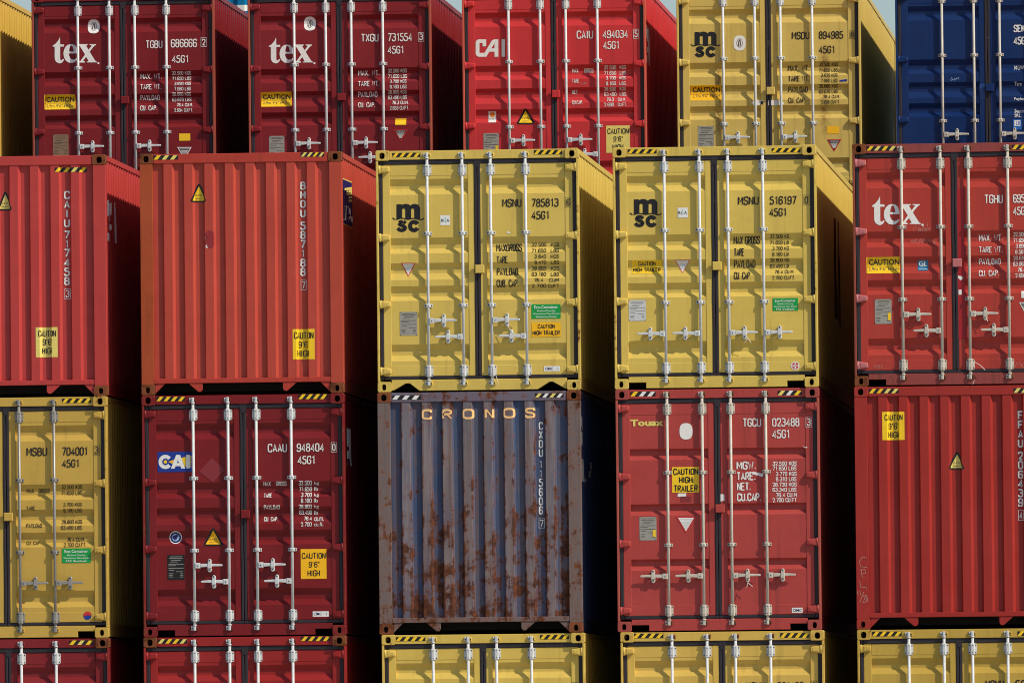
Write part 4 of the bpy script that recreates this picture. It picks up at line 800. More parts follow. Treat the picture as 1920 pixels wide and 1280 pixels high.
  ('side_logo','side',0,None,[('p',[(0.0365,0.4103),(0.2408,0.4001),(0.2408,0.5217),(0.0501,0.5464)],[],'W',0),('p',[(0.5483,0.4074),(0.8022,0.4006),(0.8229,0.6661),(0.5689,0.5883)],[],'W',0),('p',[(0.8917,0.4085),(1.1676,0.403),(1.2368,0.8443),(0.9606,0.8495)],[],'W',0),('p',[(0.5689,0.6784),(0.8229,0.6691),(0.8573,0.7646),(0.5963,0.7709)],[],'W',0),('p',[(0.0705,0.7117),(0.2953,0.7271),(0.3226,0.8464),(0.0773,0.8432)],[],'W',0),('p',[(0.5141,0.7819),(0.5826,0.7742),(0.5826,0.8433),(0.4114,0.8473)],[],'W',0)]),
 ],
 'B2': [
  ('hazard_stripes','rail',0,None,[('r',0.181,0.5298,0.0382,0.0884,'K',0),('p',[(0.1807,0.0862),(0.2366,0.0869),(0.2772,0.0372),(0.2214,0.0365)],[],'W',1),('p',[(0.297,0.0877),(0.3528,0.0884),(0.3935,0.0387),(0.3377,0.038)],[],'W',1),('p',[(0.4133,0.0892),(0.4691,0.0898),(0.5098,0.0401),(0.454,0.0394)],[],'W',1)]),
  ('hazard_stripes','rail',0,None,[('r',1.8974,2.2378,0.0345,0.0847,'K',0),('p',[(1.8971,0.0826),(1.938,0.0831),(1.9787,0.0334),(1.9378,0.0329)],[],'YP',1),('p',[(1.9822,0.0836),(2.0231,0.0842),(2.0638,0.0344),(2.0229,0.0339)],[],'W',1),('p',[(2.0673,0.0847),(2.1082,0.0852),(2.1489,0.0355),(2.108,0.035)],[],'YP',1),('p',[(2.1525,0.0858),(2.1933,0.0863),(2.234,0.0366),(2.1931,0.036)],[],'W',1)]),
  ('company_logo','end',0,None,[('t','C',0.525,0.6618,0.2058,0.3314,'CREAM',2.2),('t','R',0.7678,0.9046,0.2061,0.3316,'CREAM',2.2),('t','O',1.0078,1.1753,0.2065,0.332,'CREAM',2.2),('t','N',1.2841,1.4069,0.2041,0.3296,'CREAM',2.2),('t','O',1.4963,1.6665,0.2014,0.327,'CREAM',2.2),('t','S',1.767,1.9009,0.2018,0.3274,'CREAM',2.2)]),
  ('serial_number','end',0,None,[('t','C',1.9357,1.9831,0.3736,0.4685,'W',1),('t','X',1.9346,1.9821,0.4769,0.5773,'W',1),('t','D',1.9336,1.981,0.5857,0.6861,'W',1),('t','U',1.9325,1.98,0.6945,0.7922,'W',1),('t','1',1.943,1.9668,0.8312,0.9289,'W',1),('t','1',1.942,1.9657,0.9429,1.0377,'W',1),('t','5',1.929,1.9765,1.0489,1.1522,'W',1),('t','6',1.9279,1.9754,1.1605,1.2638,'W',1),('t','0',1.9268,1.9743,1.2721,1.3726,'W',1),('t','6',1.9258,1.9732,1.381,1.4814,'W',1),('t','7',1.9377,1.9779,1.5435,1.6261,'W',0),('l',[(1.9248,1.5286),(1.9918,1.5294),(1.9907,1.641),(1.9237,1.6402),(1.9248,1.5286)],0.0038,'W',0)]),
  ('side_logo','side',0,None,[('p',[(0.3219,0.3123),(0.6453,0.2953),(0.6813,0.4546),(0.5973,0.4728),(0.3219,0.3922)],[],'W',0),('p',[(0.2621,0.4897),(0.6453,0.4956),(0.6453,0.6398),(0.2383,0.6517)],[],'W',0),('p',[(0.2025,0.8186),(0.6813,0.8111),(0.7173,1.0787),(0.2383,1.0893)],[],'W',0),('p',[(0.7414,1.0061),(1.0427,1.0475),(1.1031,1.075),(0.7414,1.083)],[],'W',0),('p',[(1.6493,0.925),(1.8934,0.9234),(2.0159,1.0258),(1.6858,1.0009)],[],'W',0),('p',[(2.0159,0.8195),(2.2613,0.8177),(2.3475,1.059),(2.1753,1.0628)],[],'W',0)]),
 ],
 'B3': [
  ('hazard_stripes','rail',0,None,[('r',0.1813,0.4827,0.0284,0.0842,'K',0),('p',[(0.181,0.0823),(0.2292,0.0829),(0.2744,0.0277),(0.2262,0.0271)],[],'Y',1),('p',[(0.2815,0.0836),(0.3297,0.0842),(0.3749,0.0289),(0.3267,0.0283)],[],'W',1),('p',[(0.3819,0.0848),(0.4302,0.0854),(0.4754,0.0302),(0.4271,0.0296)],[],'W',1)]),
  ('hazard_stripes','rail',0,None,[('r',1.945,2.2352,0.0364,0.0922,'K',0),('p',[(1.9447,0.0904),(1.9912,0.091),(2.0364,0.0358),(1.9899,0.0352)],[],'YP',1),('p',[(2.0415,0.0916),(2.0879,0.0922),(2.1331,0.037),(2.0867,0.0364)],[],'W',1),('p',[(2.1382,0.0928),(2.1847,0.0934),(2.2298,0.0382),(2.1834,0.0376)],[],'Y',1)]),
  ('company_logo','door',0,None,[('f','Touax',0.1724,0.5742,0.3582,0.4392,'YP',3.5)]),
  ('blank_sticker','door',0,None,[('o',0.763,0.9192,0.4088,0.6041,'W',0,2.6)]),
  ('serial_number','door',0,None,[('t','TGCU',1.523,1.7406,0.36,0.4633,'W',0),('t','023488',1.8746,2.1983,0.3623,0.4655,'W',0),('t','3',2.2904,2.3323,0.375,0.4597,'W',0),('l',[(2.277,0.3597),(2.3468,0.3606),(2.3456,0.475),(2.2759,0.4741),(2.277,0.3597)],0.0038,'W',0),('t','45G1',1.8732,2.0825,0.5011,0.6043,'W',0)]),
  ('weight_table','door',0,None,[('t','MGW.',1.4426,1.6798,0.8754,0.9731,'W',1),('t','TARE.',1.4414,1.6702,1.001,1.1014,'W',1),('t','NET.',1.4457,1.6104,1.1262,1.2239,'W',1),('t','CU.CAP.',1.4445,1.7347,1.2526,1.3502,'W',1),('t','32.500 KGS',1.8726,2.16,0.8811,0.9286,'W',0.6),('t','71.650 LBS',1.872,2.1567,0.9369,0.9871,'W',0.6),('t','3.770 KGS',1.9105,2.1588,1.0042,1.0516,'W',0.6),('t','8.310 LBS',1.9098,2.1554,1.0655,1.1158,'W',0.6),('t','28.730 KGS',1.8701,2.1576,1.1323,1.1797,'W',0.6),('t','63.340 LBS',1.8695,2.1542,1.1936,1.2411,'W',0.6),('t','76.4 CU.M',1.908,2.1563,1.2553,1.3055,'W',0.6),('t','2.700 CU.FT',1.8683,2.1557,1.3164,1.3667,'W',0.6)]),
  ('torn_tape','door',0,None,[('p',[(1.6373,0.9964),(1.7653,1.0287),(1.7538,1.062),(1.6258,1.0269)],[],'W',0)]),
  ('torn_tape','door',0,None,[('p',[(0.7361,1.2475),(0.8366,1.2459),(0.8306,1.2933),(0.7302,1.2865)],[],'W',0)]),
  ('torn_tape','door',0,None,[('p',[(1.2467,1.2622),(1.2913,1.2656),(1.2934,1.3409),(1.2459,1.3487)],[],'W',0)]),
  ('torn_tape','door',0,None,[('p',[(2.2346,0.6997),(2.2624,0.7112),(2.2959,0.706),(2.2734,0.7281),(2.2512,0.7194)],[],'W',0)]),
  ('sticker_ghost','door',0,None,[('r',0.769,0.8945,1.2849,1.3491,'DRED2',0)]),
  ('caution_sticker','door',0,None,[('r',0.668,0.9917,0.9333,1.2375,'Y',0),('t','CAUTION',0.6829,0.9815,0.95,1.0282,'K',1),('t','HIGH',0.7517,0.9135,1.0477,1.1259,'K',1),('t','TRAILER',0.6893,0.9739,1.1482,1.2291,'K',1)]),
  ('attention_sticker','door',0,None,[('p',[(0.7111,1.5262),(0.9483,1.5292),(0.8277,1.7258)],[],'RED',0),('p',[(0.7347,1.5384),(0.9244,1.5408),(0.828,1.7001)],[],'W',1),('f','ATTENTION',0.7582,0.9005,1.5495,1.5693,'LSTEEL',0),('r',0.7698,0.8884,1.5852,1.5951,'LSTEEL',2),('r',0.7791,0.8787,1.603,1.6129,'LSTEEL',2),('r',0.7908,0.8667,1.6208,1.6307,'LSTEEL',2),('r',0.8001,0.857,1.6387,1.6486,'LSTEEL',2),('r',0.8094,0.8474,1.6545,1.6644,'LSTEEL',2)]),
  ('data_plate','door',0,None,[('r',0.2716,0.4753,1.5248,1.8039,'STEEL',0),('r',0.3033,0.4459,1.5416,1.5477,'G',1),('r',0.293,0.4559,1.5583,1.5644,'G',1),('r',0.3172,0.4313,1.5806,1.5868,'G',1),('r',0.3027,0.3944,1.5998,1.606,'G',1),('r',0.2842,0.4634,1.6253,1.6314,'G',1),('r',0.284,0.3736,1.6415,1.6476,'G',1),('r',0.2837,0.463,1.6699,1.6761,'G',1),('r',0.2876,0.3528,1.6916,1.6977,'G',1),('r',0.373,0.4545,1.7095,1.7156,'G',1),('r',0.2872,0.3422,1.7306,1.7367,'G',1),('r',0.287,0.3319,1.7473,1.7534,'G',1),('r',0.4237,0.4583,1.7322,1.7383,'G',1),('r',0.4235,0.4581,1.7489,1.755,'G',1),('r',0.2868,0.3357,1.7668,1.773,'G',1),('r',0.4172,0.458,1.7684,1.7745,'G',1),('o',0.2759,0.2861,1.5269,1.5371,'K',2,2.0),('o',0.2734,0.2835,1.7892,1.7994,'K',2,2.0),('o',0.4633,0.4735,1.5293,1.5395,'K',2,2.0),('o',0.4608,0.471,1.7916,1.8018,'K',2,2.0),('r',0.4299,0.4646,1.6792,1.7629,'Y',3)]),
  ('maker_sticker','door',0,None,[('r',2.0843,2.2126,2.627,2.6884,'W',0),('f','CIMC',2.0954,2.2015,2.641,2.6745,'NAVY',1)]),
 ],
 'B4': [
  ('hazard_stripes','rail',0,None,[('r',0.1805,0.5347,0.0299,0.0829,'K',0),('p',[(0.1802,0.0807),(0.2227,0.0812),(0.2657,0.0287),(0.2231,0.0282)],[],'Y',1),('p',[(0.2688,0.0818),(0.3113,0.0823),(0.3542,0.0298),(0.3117,0.0293)],[],'YO',1),('p',[(0.3573,0.0829),(0.3999,0.0834),(0.4428,0.0309),(0.4003,0.0304)],[],'YP',1),('p',[(0.4459,0.084),(0.4884,0.0845),(0.5313,0.0321),(0.4888,0.0315)],[],'YP',1)]),
  ('hazard_stripes','rail',0,None,[('r',1.9043,2.2585,0.0431,0.0988,'K',0),('p',[(1.904,0.0966),(1.9465,0.0972),(1.9917,0.0419),(1.9492,0.0414)],[],'YP',1),('p',[(1.9926,0.0977),(2.0351,0.0983),(2.0802,0.043),(2.0377,0.0425)],[],'YP',1),('p',[(2.0811,0.0988),(2.1236,0.0994),(2.1688,0.0442),(2.1263,0.0436)],[],'YP',1),('p',[(2.1697,0.1),(2.2122,0.1005),(2.2574,0.0453),(2.2149,0.0447)],[],'YP',1)]),
  ('caution_sticker','end',1,None,[('r',0.3326,0.5976,0.3046,0.6421,'Y',0),('t','CAUTION',0.3587,0.579,0.3381,0.4079,'K',0),('t','9\'6"',0.4079,0.525,0.4385,0.5138,'K',0),('t','HIGH',0.4041,0.5324,0.5418,0.6171,'K',0)]),
  ('warning_sticker','end',1,None,[('p',[(1.2079,0.7951),(1.2307,0.7954),(1.3061,0.9829),(1.2934,1.004),(1.1356,1.002),(1.1233,0.9806)],[],'K',0),('p',[(1.2191,0.8207),(1.2848,0.9848),(1.1445,0.983)],[],'YP',1),('f','SUPER',1.1801,1.256,0.914,0.9331,'G',0),('f','HEAVY',1.1798,1.2556,0.95,0.9691,'G',0)]),
  ('serial_number','end',0,None,[('t','F',1.9516,2.013,0.3124,0.4156,'W',1),('t','F',1.9505,2.0119,0.4268,0.5272,'W',1),('t','A',1.9494,2.0108,0.5411,0.636,'W',1),('t','U',1.9483,2.0097,0.6471,0.7475,'W',1),('t','2',1.9469,2.0082,0.7977,0.8981,'W',1),('t','0',1.9458,2.0072,0.9065,1.0069,'W',1),('t','6',1.9447,2.006,1.0209,1.1213,'W',1),('t','4',1.9436,2.005,1.1296,1.2273,'W',1),('t','3',1.9425,2.0039,1.2412,1.3416,'W',1),('t','9',1.9414,2.0028,1.3528,1.4532,'W',1),('t','4',1.9555,1.994,1.5131,1.5998,'W',0),('l',[(1.9433,1.4975),(2.0074,1.4983),(2.0063,1.6154),(1.9421,1.6146),(1.9433,1.4975)],0.0046,'W',0)]),
  ('chalk_scribble','post',0,None,[('l',[(0.1275,2.0438),(0.0774,2.0321),(0.0378,2.0874),(0.0595,2.149),(0.132,2.1555)],0.0061,'CH',0),('l',[(0.0593,2.1769),(0.075,2.2831)],0.0061,'CH',0),('l',[(0.0479,2.1935),(0.1039,2.1774),(0.1146,2.2222),(0.0587,2.2383)],0.0061,'CH',0),('l',[(0.0412,2.3161),(0.0571,2.4),(0.1185,2.3896),(0.1193,2.3115),(0.1182,2.4231)],0.0061,'CH',0),('l',[(0.0121,2.4385),(0.0227,2.4944)],0.0061,'CH',0),('l',[(0.04,2.4333),(0.0562,2.4893)],0.0061,'CH',0),('l',[(0.0386,2.5783),(0.0901,2.4506)],0.0061,'CH',0),('l',[(0.0784,2.5063),(0.1064,2.4899),(0.1004,2.5289),(0.0776,2.5788),(0.1112,2.5681)],0.0061,'CH',0),('l',[(0.1231,2.4901),(0.1062,2.5122),(0.1283,2.5348),(0.1112,2.5681),(0.1392,2.5573),(0.1231,2.4901)],0.0061,'CH',0)]),
 ],
 'C0': [
  ('hazard_stripes','rail',0,None,[('r',1.9546,2.2476,0.0278,0.0808,'K',0),('p',[(1.9544,0.079),(2.0013,0.0795),(2.0442,0.0271),(1.9973,0.0265)],[],'Y',1),('p',[(2.052,0.0802),(2.0989,0.0808),(2.1419,0.0283),(2.095,0.0277)],[],'YP',1),('p',[(2.1497,0.0814),(2.1966,0.082),(2.2395,0.0295),(2.1926,0.0289)],[],'Y',1)]),
 ],
 'C1': [
  ('hazard_stripes','rail',0,None,[('r',0.1747,0.5235,0.0236,0.0766,'K',0),('p',[(0.1745,0.0744),(0.2163,0.0749),(0.2593,0.0224),(0.2174,0.0219)],[],'YP',1),('p',[(0.2617,0.0755),(0.3035,0.076),(0.3465,0.0235),(0.3046,0.023)],[],'Y',1),('p',[(0.3489,0.0766),(0.3907,0.0771),(0.4337,0.0246),(0.3918,0.0241)],[],'Y',1),('p',[(0.4361,0.0777),(0.4779,0.0782),(0.5209,0.0257),(0.479,0.0252)],[],'YP',1)]),
  ('hazard_stripes','rail',0,None,[('r',1.8968,2.2456,0.0116,0.0646,'K',0),('p',[(1.8965,0.0624),(1.9384,0.063),(1.9813,0.0105),(1.9395,0.0099)],[],'Y',1),('p',[(1.9837,0.0635),(2.0256,0.064),(2.0685,0.0116),(2.0267,0.011)],[],'Y',1),('p',[(2.0709,0.0646),(2.1128,0.0651),(2.1557,0.0127),(2.1139,0.0121)],[],'Y',1),('p',[(2.1581,0.0657),(2.2,0.0662),(2.2429,0.0137),(2.2011,0.0132)],[],'Y',1)]),
 ],
 'C2': [
  ('hazard_stripes','rail',0,None,[('r',0.1707,0.525,0.0284,0.0786,'K',0),('p',[(0.1704,0.0764),(0.2129,0.0769),(0.2536,0.0272),(0.2111,0.0267)],[],'Y',1),('p',[(0.259,0.0775),(0.3015,0.078),(0.3422,0.0283),(0.2997,0.0278)],[],'Y',1),('p',[(0.3476,0.0786),(0.3901,0.0792),(0.4308,0.0294),(0.3883,0.0289)],[],'Y',1),('p',[(0.4362,0.0797),(0.4787,0.0803),(0.5194,0.0305),(0.4769,0.03)],[],'Y',1)]),
  ('hazard_stripes','rail',0,None,[('r',1.901,2.247,0.0221,0.0751,'K',0),('p',[(1.9007,0.0729),(1.9423,0.0734),(1.9852,0.021),(1.9437,0.0204)],[],'Y',1),('p',[(1.9872,0.074),(2.0288,0.0745),(2.0717,0.022),(2.0302,0.0215)],[],'Y',1),('p',[(2.0738,0.0751),(2.1153,0.0756),(2.1582,0.0231),(2.1167,0.0226)],[],'Y',1),('p',[(2.1603,0.0762),(2.2018,0.0767),(2.2447,0.0242),(2.2032,0.0237)],[],'Y',1)]),
  ('serial_number','door',0,None,[('t','MEDU',1.5183,1.7527,0.5999,0.7003,'K',0),('t','688688',1.923,2.1937,0.5996,0.7,'K',0),('t','8',2.2819,2.3204,0.6063,0.691,'K',0),('l',[(2.2696,0.591),(2.3338,0.5918),(2.3327,0.7063),(2.2685,0.7055),(2.2696,0.591)],0.0038,'K',0)]),
 ],
 'C3': [
  ('hazard_stripes','rail',0,None,[('r',0.1558,0.5158,0.0175,0.0733,'K',0),('p',[(0.1556,0.071),(0.1988,0.0716),(0.244,0.0163),(0.2008,0.0158)],[],'Y',1),('p',[(0.2456,0.0722),(0.2887,0.0727),(0.3339,0.0174),(0.2907,0.0169)],[],'Y',1),('p',[(0.3355,0.0733),(0.3787,0.0738),(0.4239,0.0186),(0.3807,0.018)],[],'Y',1),('p',[(0.4255,0.0744),(0.4687,0.075),(0.5139,0.0197),(0.4707,0.0192)],[],'Y',1)]),
  ('hazard_stripes','rail',0,None,[('r',1.9139,2.2599,0.031,0.0868,'K',0),('p',[(1.9136,0.0846),(1.9552,0.0852),(2.0004,0.0299),(1.9588,0.0294)],[],'Y',1),('p',[(2.0001,0.0857),(2.0417,0.0862),(2.0869,0.031),(2.0453,0.0305)],[],'Y',1),('p',[(2.0866,0.0868),(2.1282,0.0873),(2.1734,0.0321),(2.1318,0.0316)],[],'Y',1),('p',[(2.1732,0.0879),(2.2147,0.0884),(2.2599,0.0332),(2.2183,0.0326)],[],'Y',1)]),
  ('serial_number','door',0,None,[('t','MSMU',1.495,1.7266,0.6083,0.7116,'K',0),('t','091405',1.8717,2.187,0.6108,0.714,'K',0),('t','8',2.2914,2.3283,0.6183,0.7051,'K',0),('l',[(2.2797,0.6027),(2.3411,0.6035),(2.34,0.7207),(2.2786,0.7199),(2.2797,0.6027)],0.0038,'K',0)]),
 ],
 'C4': [
  ('hazard_stripes','rail',0,None,[('r',0.1808,0.5323,0.0261,0.0819,'K',0),('p',[(0.1806,0.0797),(0.2227,0.0802),(0.2679,0.025),(0.2257,0.0245)],[],'Y',1),('p',[(0.2684,0.0808),(0.3106,0.0813),(0.3558,0.0261),(0.3136,0.0256)],[],'Y',1),('p',[(0.3563,0.0819),(0.3984,0.0824),(0.4436,0.0272),(0.4014,0.0267)],[],'Y',1),('p',[(0.4441,0.083),(0.4863,0.0835),(0.5315,0.0283),(0.4893,0.0278)],[],'Y',1)]),
  ('hazard_stripes','rail',0,None,[('r',1.913,2.2616,0.0394,0.0952,'K',0),('p',[(1.9127,0.093),(1.9546,0.0935),(1.9997,0.0383),(1.9579,0.0377)],[],'Y',1),('p',[(1.9999,0.0941),(2.0417,0.0946),(2.0869,0.0394),(2.0451,0.0388)],[],'Y',1),('p',[(2.0871,0.0952),(2.1289,0.0957),(2.1741,0.0405),(2.1322,0.0399)],[],'Y',1),('p',[(2.1742,0.0962),(2.2161,0.0968),(2.2612,0.0415),(2.2194,0.041)],[],'Y',1)]),
  ('serial_number','door',0,None,[('t','MSNU',1.5249,1.7453,0.6167,0.7171,'K',0),('t','59',1.8792,2.0103,0.6178,0.7182,'K',0)]),
 ],
 'D1': [
  ('company_logo','door',0,None,[('p',[(0.3756,0.5884),(0.3771,0.6819),(0.4283,0.6825),(0.4281,0.7107),(0.3769,0.7101),(0.3753,0.8752),(0.3808,0.8894),(0.3909,0.8935),(0.4032,0.8856),(0.4135,0.8737),(0.4276,0.8799),(0.4172,0.9039),(0.3967,0.9258),(0.3682,0.9343),(0.3398,0.9251),(0.3156,0.9047),(0.3045,0.8784),(0.302,0.8461),(0.3033,0.7112),(0.2769,0.7088),(0.2771,0.6968),(0.3139,0.6731),(0.3426,0.6412),(0.3612,0.6132),(0.3695,0.5912)],[],'W',0),('p',[(0.523,0.6797),(0.5615,0.6882),(0.5857,0.7087),(0.6016,0.7411),(0.6074,0.7774),(0.6071,0.8048),(0.4905,0.8034),(0.4951,0.8324),(0.507,0.8608),(0.5271,0.8811),(0.5474,0.8874),(0.5718,0.8817),(0.5964,0.8639),(0.6093,0.8721),(0.5899,0.9021),(0.5592,0.9238),(0.5206,0.9306),(0.478,0.9208),(0.4458,0.8922),(0.4259,0.8517),(0.419,0.8033),(0.4268,0.755),(0.4475,0.715),(0.4803,0.6872)],[[(0.5249,0.6979),(0.541,0.7081),(0.5529,0.7405),(0.5598,0.7788),(0.4956,0.778),(0.5001,0.7398),(0.5106,0.7077)]],'W',0),('p',[(0.6205,0.6817),(0.7444,0.6833),(0.7443,0.6946),(0.7239,0.7044),(0.7558,0.7591),(0.7949,0.7073),(0.789,0.6951),(0.7686,0.6949),(0.7688,0.6836),(0.8561,0.6847),(0.854,0.6959),(0.8294,0.7117),(0.7698,0.7835),(0.8438,0.9052),(0.864,0.9176),(0.8639,0.9276),(0.7319,0.926),(0.732,0.9159),(0.7564,0.9102),(0.7224,0.8514),(0.6813,0.9052),(0.7076,0.9156),(0.7075,0.9277),(0.6242,0.9267),(0.6243,0.9146),(0.6488,0.9028),(0.7085,0.821),(0.6385,0.7053),(0.6204,0.693)],[],'W',0),('o',0.8715,0.8991,0.9242,0.9518,'W',0,2.0)]),
  ('class_emblem','door',0,None,[('o',0.7444,0.904,0.3554,0.5417,'W',0,2.6),('o',0.7827,0.8657,0.3927,0.5044,'GR',1,2.0),('o',0.7907,0.8577,0.402,0.4951,'W',2,2.0),('l',[(0.8079,0.4856),(0.8148,0.4261),(0.8278,0.4113),(0.837,0.4487),(0.8302,0.4859)],0.0144,'G',3)]),
  ('serial_number','door',0,None,[('t','TGBU',1.5209,1.7426,0.645,0.7514,'W',0),('t','686666',1.8563,2.2022,0.6322,0.7457,'W',0),('t','2',2.2723,2.317,0.6368,0.7247,'W',0),('l',[(2.2579,0.6208),(2.3324,0.6218),(2.3313,0.7406),(2.2568,0.7397),(2.2579,0.6208)],0.0053,'W',0),('t','45G1',1.8684,2.0902,0.848,0.9491,'W',0)]),
  ('weight_table','door',0,None,[('t','MAX. WT.',1.4439,1.7296,1.088,1.1589,'W',0),('t','TARE WT.',1.4426,1.7264,1.2263,1.2973,'W',0),('t','PAYLOAD',1.4412,1.6949,1.3681,1.439,'W',0),('t','CU. CAP.',1.4398,1.6669,1.5081,1.5773,'W',0),('t','32.500 KGS',1.8631,2.1185,1.0611,1.1072,'W',0),('t','71.650 LBS',1.8659,2.1178,1.1321,1.1782,'W',0),('t','3.620 KGS',1.8972,2.1171,1.2032,1.2476,'W',0),('t','7.980 LBS',1.8965,2.1165,1.2706,1.3185,'W',0),('t','28.880 KGS',1.8639,2.1158,1.3414,1.3875,'W',0),('t','63.670 LBS',1.8632,2.1186,1.4124,1.4603,'W',0),('t','76.4 CU.M.',1.9246,2.1392,1.4839,1.53,'W',0),('t','2.694 CU.FT.',1.8937,2.1456,1.5547,1.6008,'W',0)]),
  ('caution_sticker','door',0,None,[('r',0.1597,0.5713,1.3495,1.5447,'Y',0),('f','CAUTION',0.1814,0.5557,1.3779,1.4453,'K',1.5),('f','2,9m 9\'6" HIGH',0.1805,0.5584,1.4755,1.5234,'G',0)]),
  ('data_plate','door',0,None,[('r',0.2694,0.477,1.8784,2.1675,'BRASS',0),('r',0.3018,0.447,1.8957,1.9021,'G',1),('r',0.2912,0.4573,1.9131,1.9194,'G',1),('r',0.3159,0.4321,1.9362,1.9425,'G',1),('r',0.3012,0.3946,1.9561,1.9625,'G',1),('r',0.2822,0.4649,1.9825,1.9888,'G',1),('r',0.282,0.3734,1.9992,2.0056,'G',1),('r',0.2818,0.4644,2.0287,2.0351,'G',1),('r',0.2857,0.3521,2.0512,2.0575,'G',1),('r',0.3727,0.4557,2.0697,2.0761,'G',1),('r',0.2853,0.3413,2.0916,2.098,'G',1),('r',0.2851,0.3308,2.1089,2.1153,'G',1),('r',0.4244,0.4597,2.0932,2.0996,'G',1),('r',0.4242,0.4595,2.1106,2.1169,'G',1),('r',0.2849,0.3347,2.1292,2.1355,'G',1),('r',0.4178,0.4593,2.1308,2.1371,'G',1),('o',0.2738,0.2842,1.8806,1.891,'K',2,2.0),('o',0.2712,0.2816,2.1525,2.1628,'K',2,2.0),('o',0.4648,0.4752,1.883,1.8934,'K',2,2.0),('o',0.4621,0.4725,2.1549,2.1652,'K',2,2.0)]),
  ('label_sticker','door',0,None,[('r',1.9541,2.1031,1.8884,1.9842,'Y',0)]),
  ('attention_sticker','door',0,None,[('p',[(1.9279,2.0681),(2.1195,2.0705),(2.0221,2.2325)],[],'W',0),('p',[(1.947,2.0781),(2.1003,2.0801),(2.0223,2.2113)],[],'K',1),('f','ATTENTION',1.966,2.0809,2.0873,2.1036,'W',0),('r',1.9753,2.0711,2.1166,2.1248,'W',2),('r',1.9828,2.0633,2.1313,2.1395,'W',2),('r',1.9923,2.0536,2.146,2.1542,'W',2),('r',1.9998,2.0458,2.1607,2.1689,'W',2),('r',2.0073,2.038,2.1738,2.1819,'W',2)]),
 ],
 'D2': [
  ('company_logo','door',0,None,[('p',[(0.3742,0.6381),(0.3757,0.7297),(0.4266,0.7303),(0.4263,0.7579),(0.3754,0.7573),(0.3739,0.919),(0.3794,0.9329),(0.3894,0.9369),(0.4016,0.9292),(0.4118,0.9175),(0.4259,0.9236),(0.4156,0.9471),(0.3952,0.9686),(0.3668,0.9769),(0.3387,0.9679),(0.3146,0.9478),(0.3036,0.9221),(0.3011,0.8905),(0.3024,0.7583),(0.2761,0.756),(0.2762,0.7442),(0.3128,0.721),(0.3414,0.6898),(0.3598,0.6624),(0.3681,0.6408)],[],'W',0),('p',[(0.5207,0.7275),(0.559,0.7359),(0.583,0.7559),(0.5989,0.7877),(0.6046,0.8233),(0.6043,0.8501),(0.4884,0.8486),(0.493,0.8771),(0.5048,0.9049),(0.5248,0.9248),(0.545,0.931),(0.5692,0.9254),(0.5936,0.9079),(0.6065,0.916),(0.5872,0.9453),(0.5567,0.9667),(0.5183,0.9733),(0.476,0.9637),(0.444,0.9357),(0.4242,0.896),(0.4174,0.8485),(0.4251,0.8013),(0.4457,0.7621),(0.4782,0.7349)],[[(0.5226,0.7453),(0.5386,0.7554),(0.5504,0.7871),(0.5573,0.8246),(0.4935,0.8238),(0.4979,0.7864),(0.5083,0.755)]],'W',0),('p',[(0.6176,0.7295),(0.7407,0.7311),(0.7406,0.7421),(0.7204,0.7517),(0.7521,0.8054),(0.791,0.7546),(0.7851,0.7427),(0.7649,0.7424),(0.765,0.7314),(0.8518,0.7324),(0.8497,0.7435),(0.8253,0.7589),(0.766,0.8292),(0.8396,0.9485),(0.8596,0.9606),(0.8595,0.9704),(0.7283,0.9688),(0.7284,0.9589),(0.7527,0.9533),(0.7189,0.8957),(0.678,0.9484),(0.7042,0.9586),(0.7041,0.9705),(0.6213,0.9694),(0.6214,0.9576),(0.6458,0.9461),(0.7051,0.8659),(0.6355,0.7526),(0.6175,0.7406)],[],'W',0),('o',0.8671,0.8946,0.9668,0.9943,'W',0,2.0)]),
  ('class_emblem','door',0,None,[('o',0.744,0.9036,0.3607,0.547,'W',0,2.6),('o',0.7823,0.8653,0.398,0.5098,'GR',1,2.0),('o',0.7903,0.8573,0.4073,0.5004,'W',2,2.0),('l',[(0.8075,0.4909),(0.8144,0.4314),(0.8274,0.4167),(0.8366,0.454),(0.8298,0.4912)],0.0144,'G',3)]),
  ('serial_number','door',0,None,[('t','TXGU',1.5067,1.7374,0.6005,0.7069,'W',0),('t','731554',1.8616,2.1845,0.5966,0.7066,'W',0),('t','3',2.2825,2.3261,0.6083,0.6949,'W',0),('l',[(2.2685,0.5926),(2.3412,0.5935),(2.3401,0.7106),(2.2674,0.7097),(2.2685,0.5926)],0.0053,'W',0),('t','45G1',1.86,2.0729,0.7662,0.8709,'W',0)]),
  ('weight_table','door',0,None,[('t','MAX. WT.',1.4614,1.7488,1.0847,1.1556,'W',0),('t','TARE WT.',1.46,1.7456,1.2266,1.2958,'W',0),('t','PAYLOAD',1.4586,1.7123,1.3665,1.4375,'W',0),('t','CU. CAP.',1.4572,1.6879,1.5083,1.5757,'W',0),('t','32.500 KGS',1.8573,2.1057,1.0698,1.1195,'W',0),('t','71.650 LBS',1.8566,2.1085,1.1426,1.1923,'W',0),('t','3.700 KGS',1.8825,2.1043,1.2137,1.2598,'W',0),('t','8.160 LBS',1.8818,2.1036,1.2829,1.3326,'W',0),('t','28.800 KGS',1.8545,2.1029,1.3537,1.3998,'W',0),('t','63.490 LBS',1.8538,2.1022,1.4229,1.4743,'W',0),('t','76.3 CU.M.',1.9099,2.1281,1.4944,1.5423,'W',0),('t','2.693 CU.FT.',1.879,2.1363,1.5652,1.6149,'W',0)]),
  ('caution_sticker','door',0,None,[('r',0.1629,0.5709,1.3531,1.5482,'Y',0),('f','CAUTION',0.1863,0.5535,1.3833,1.4489,'K',1.5),('f','2,9m 9\'6" HIGH',0.189,0.5527,1.4773,1.5181,'G',0)]),
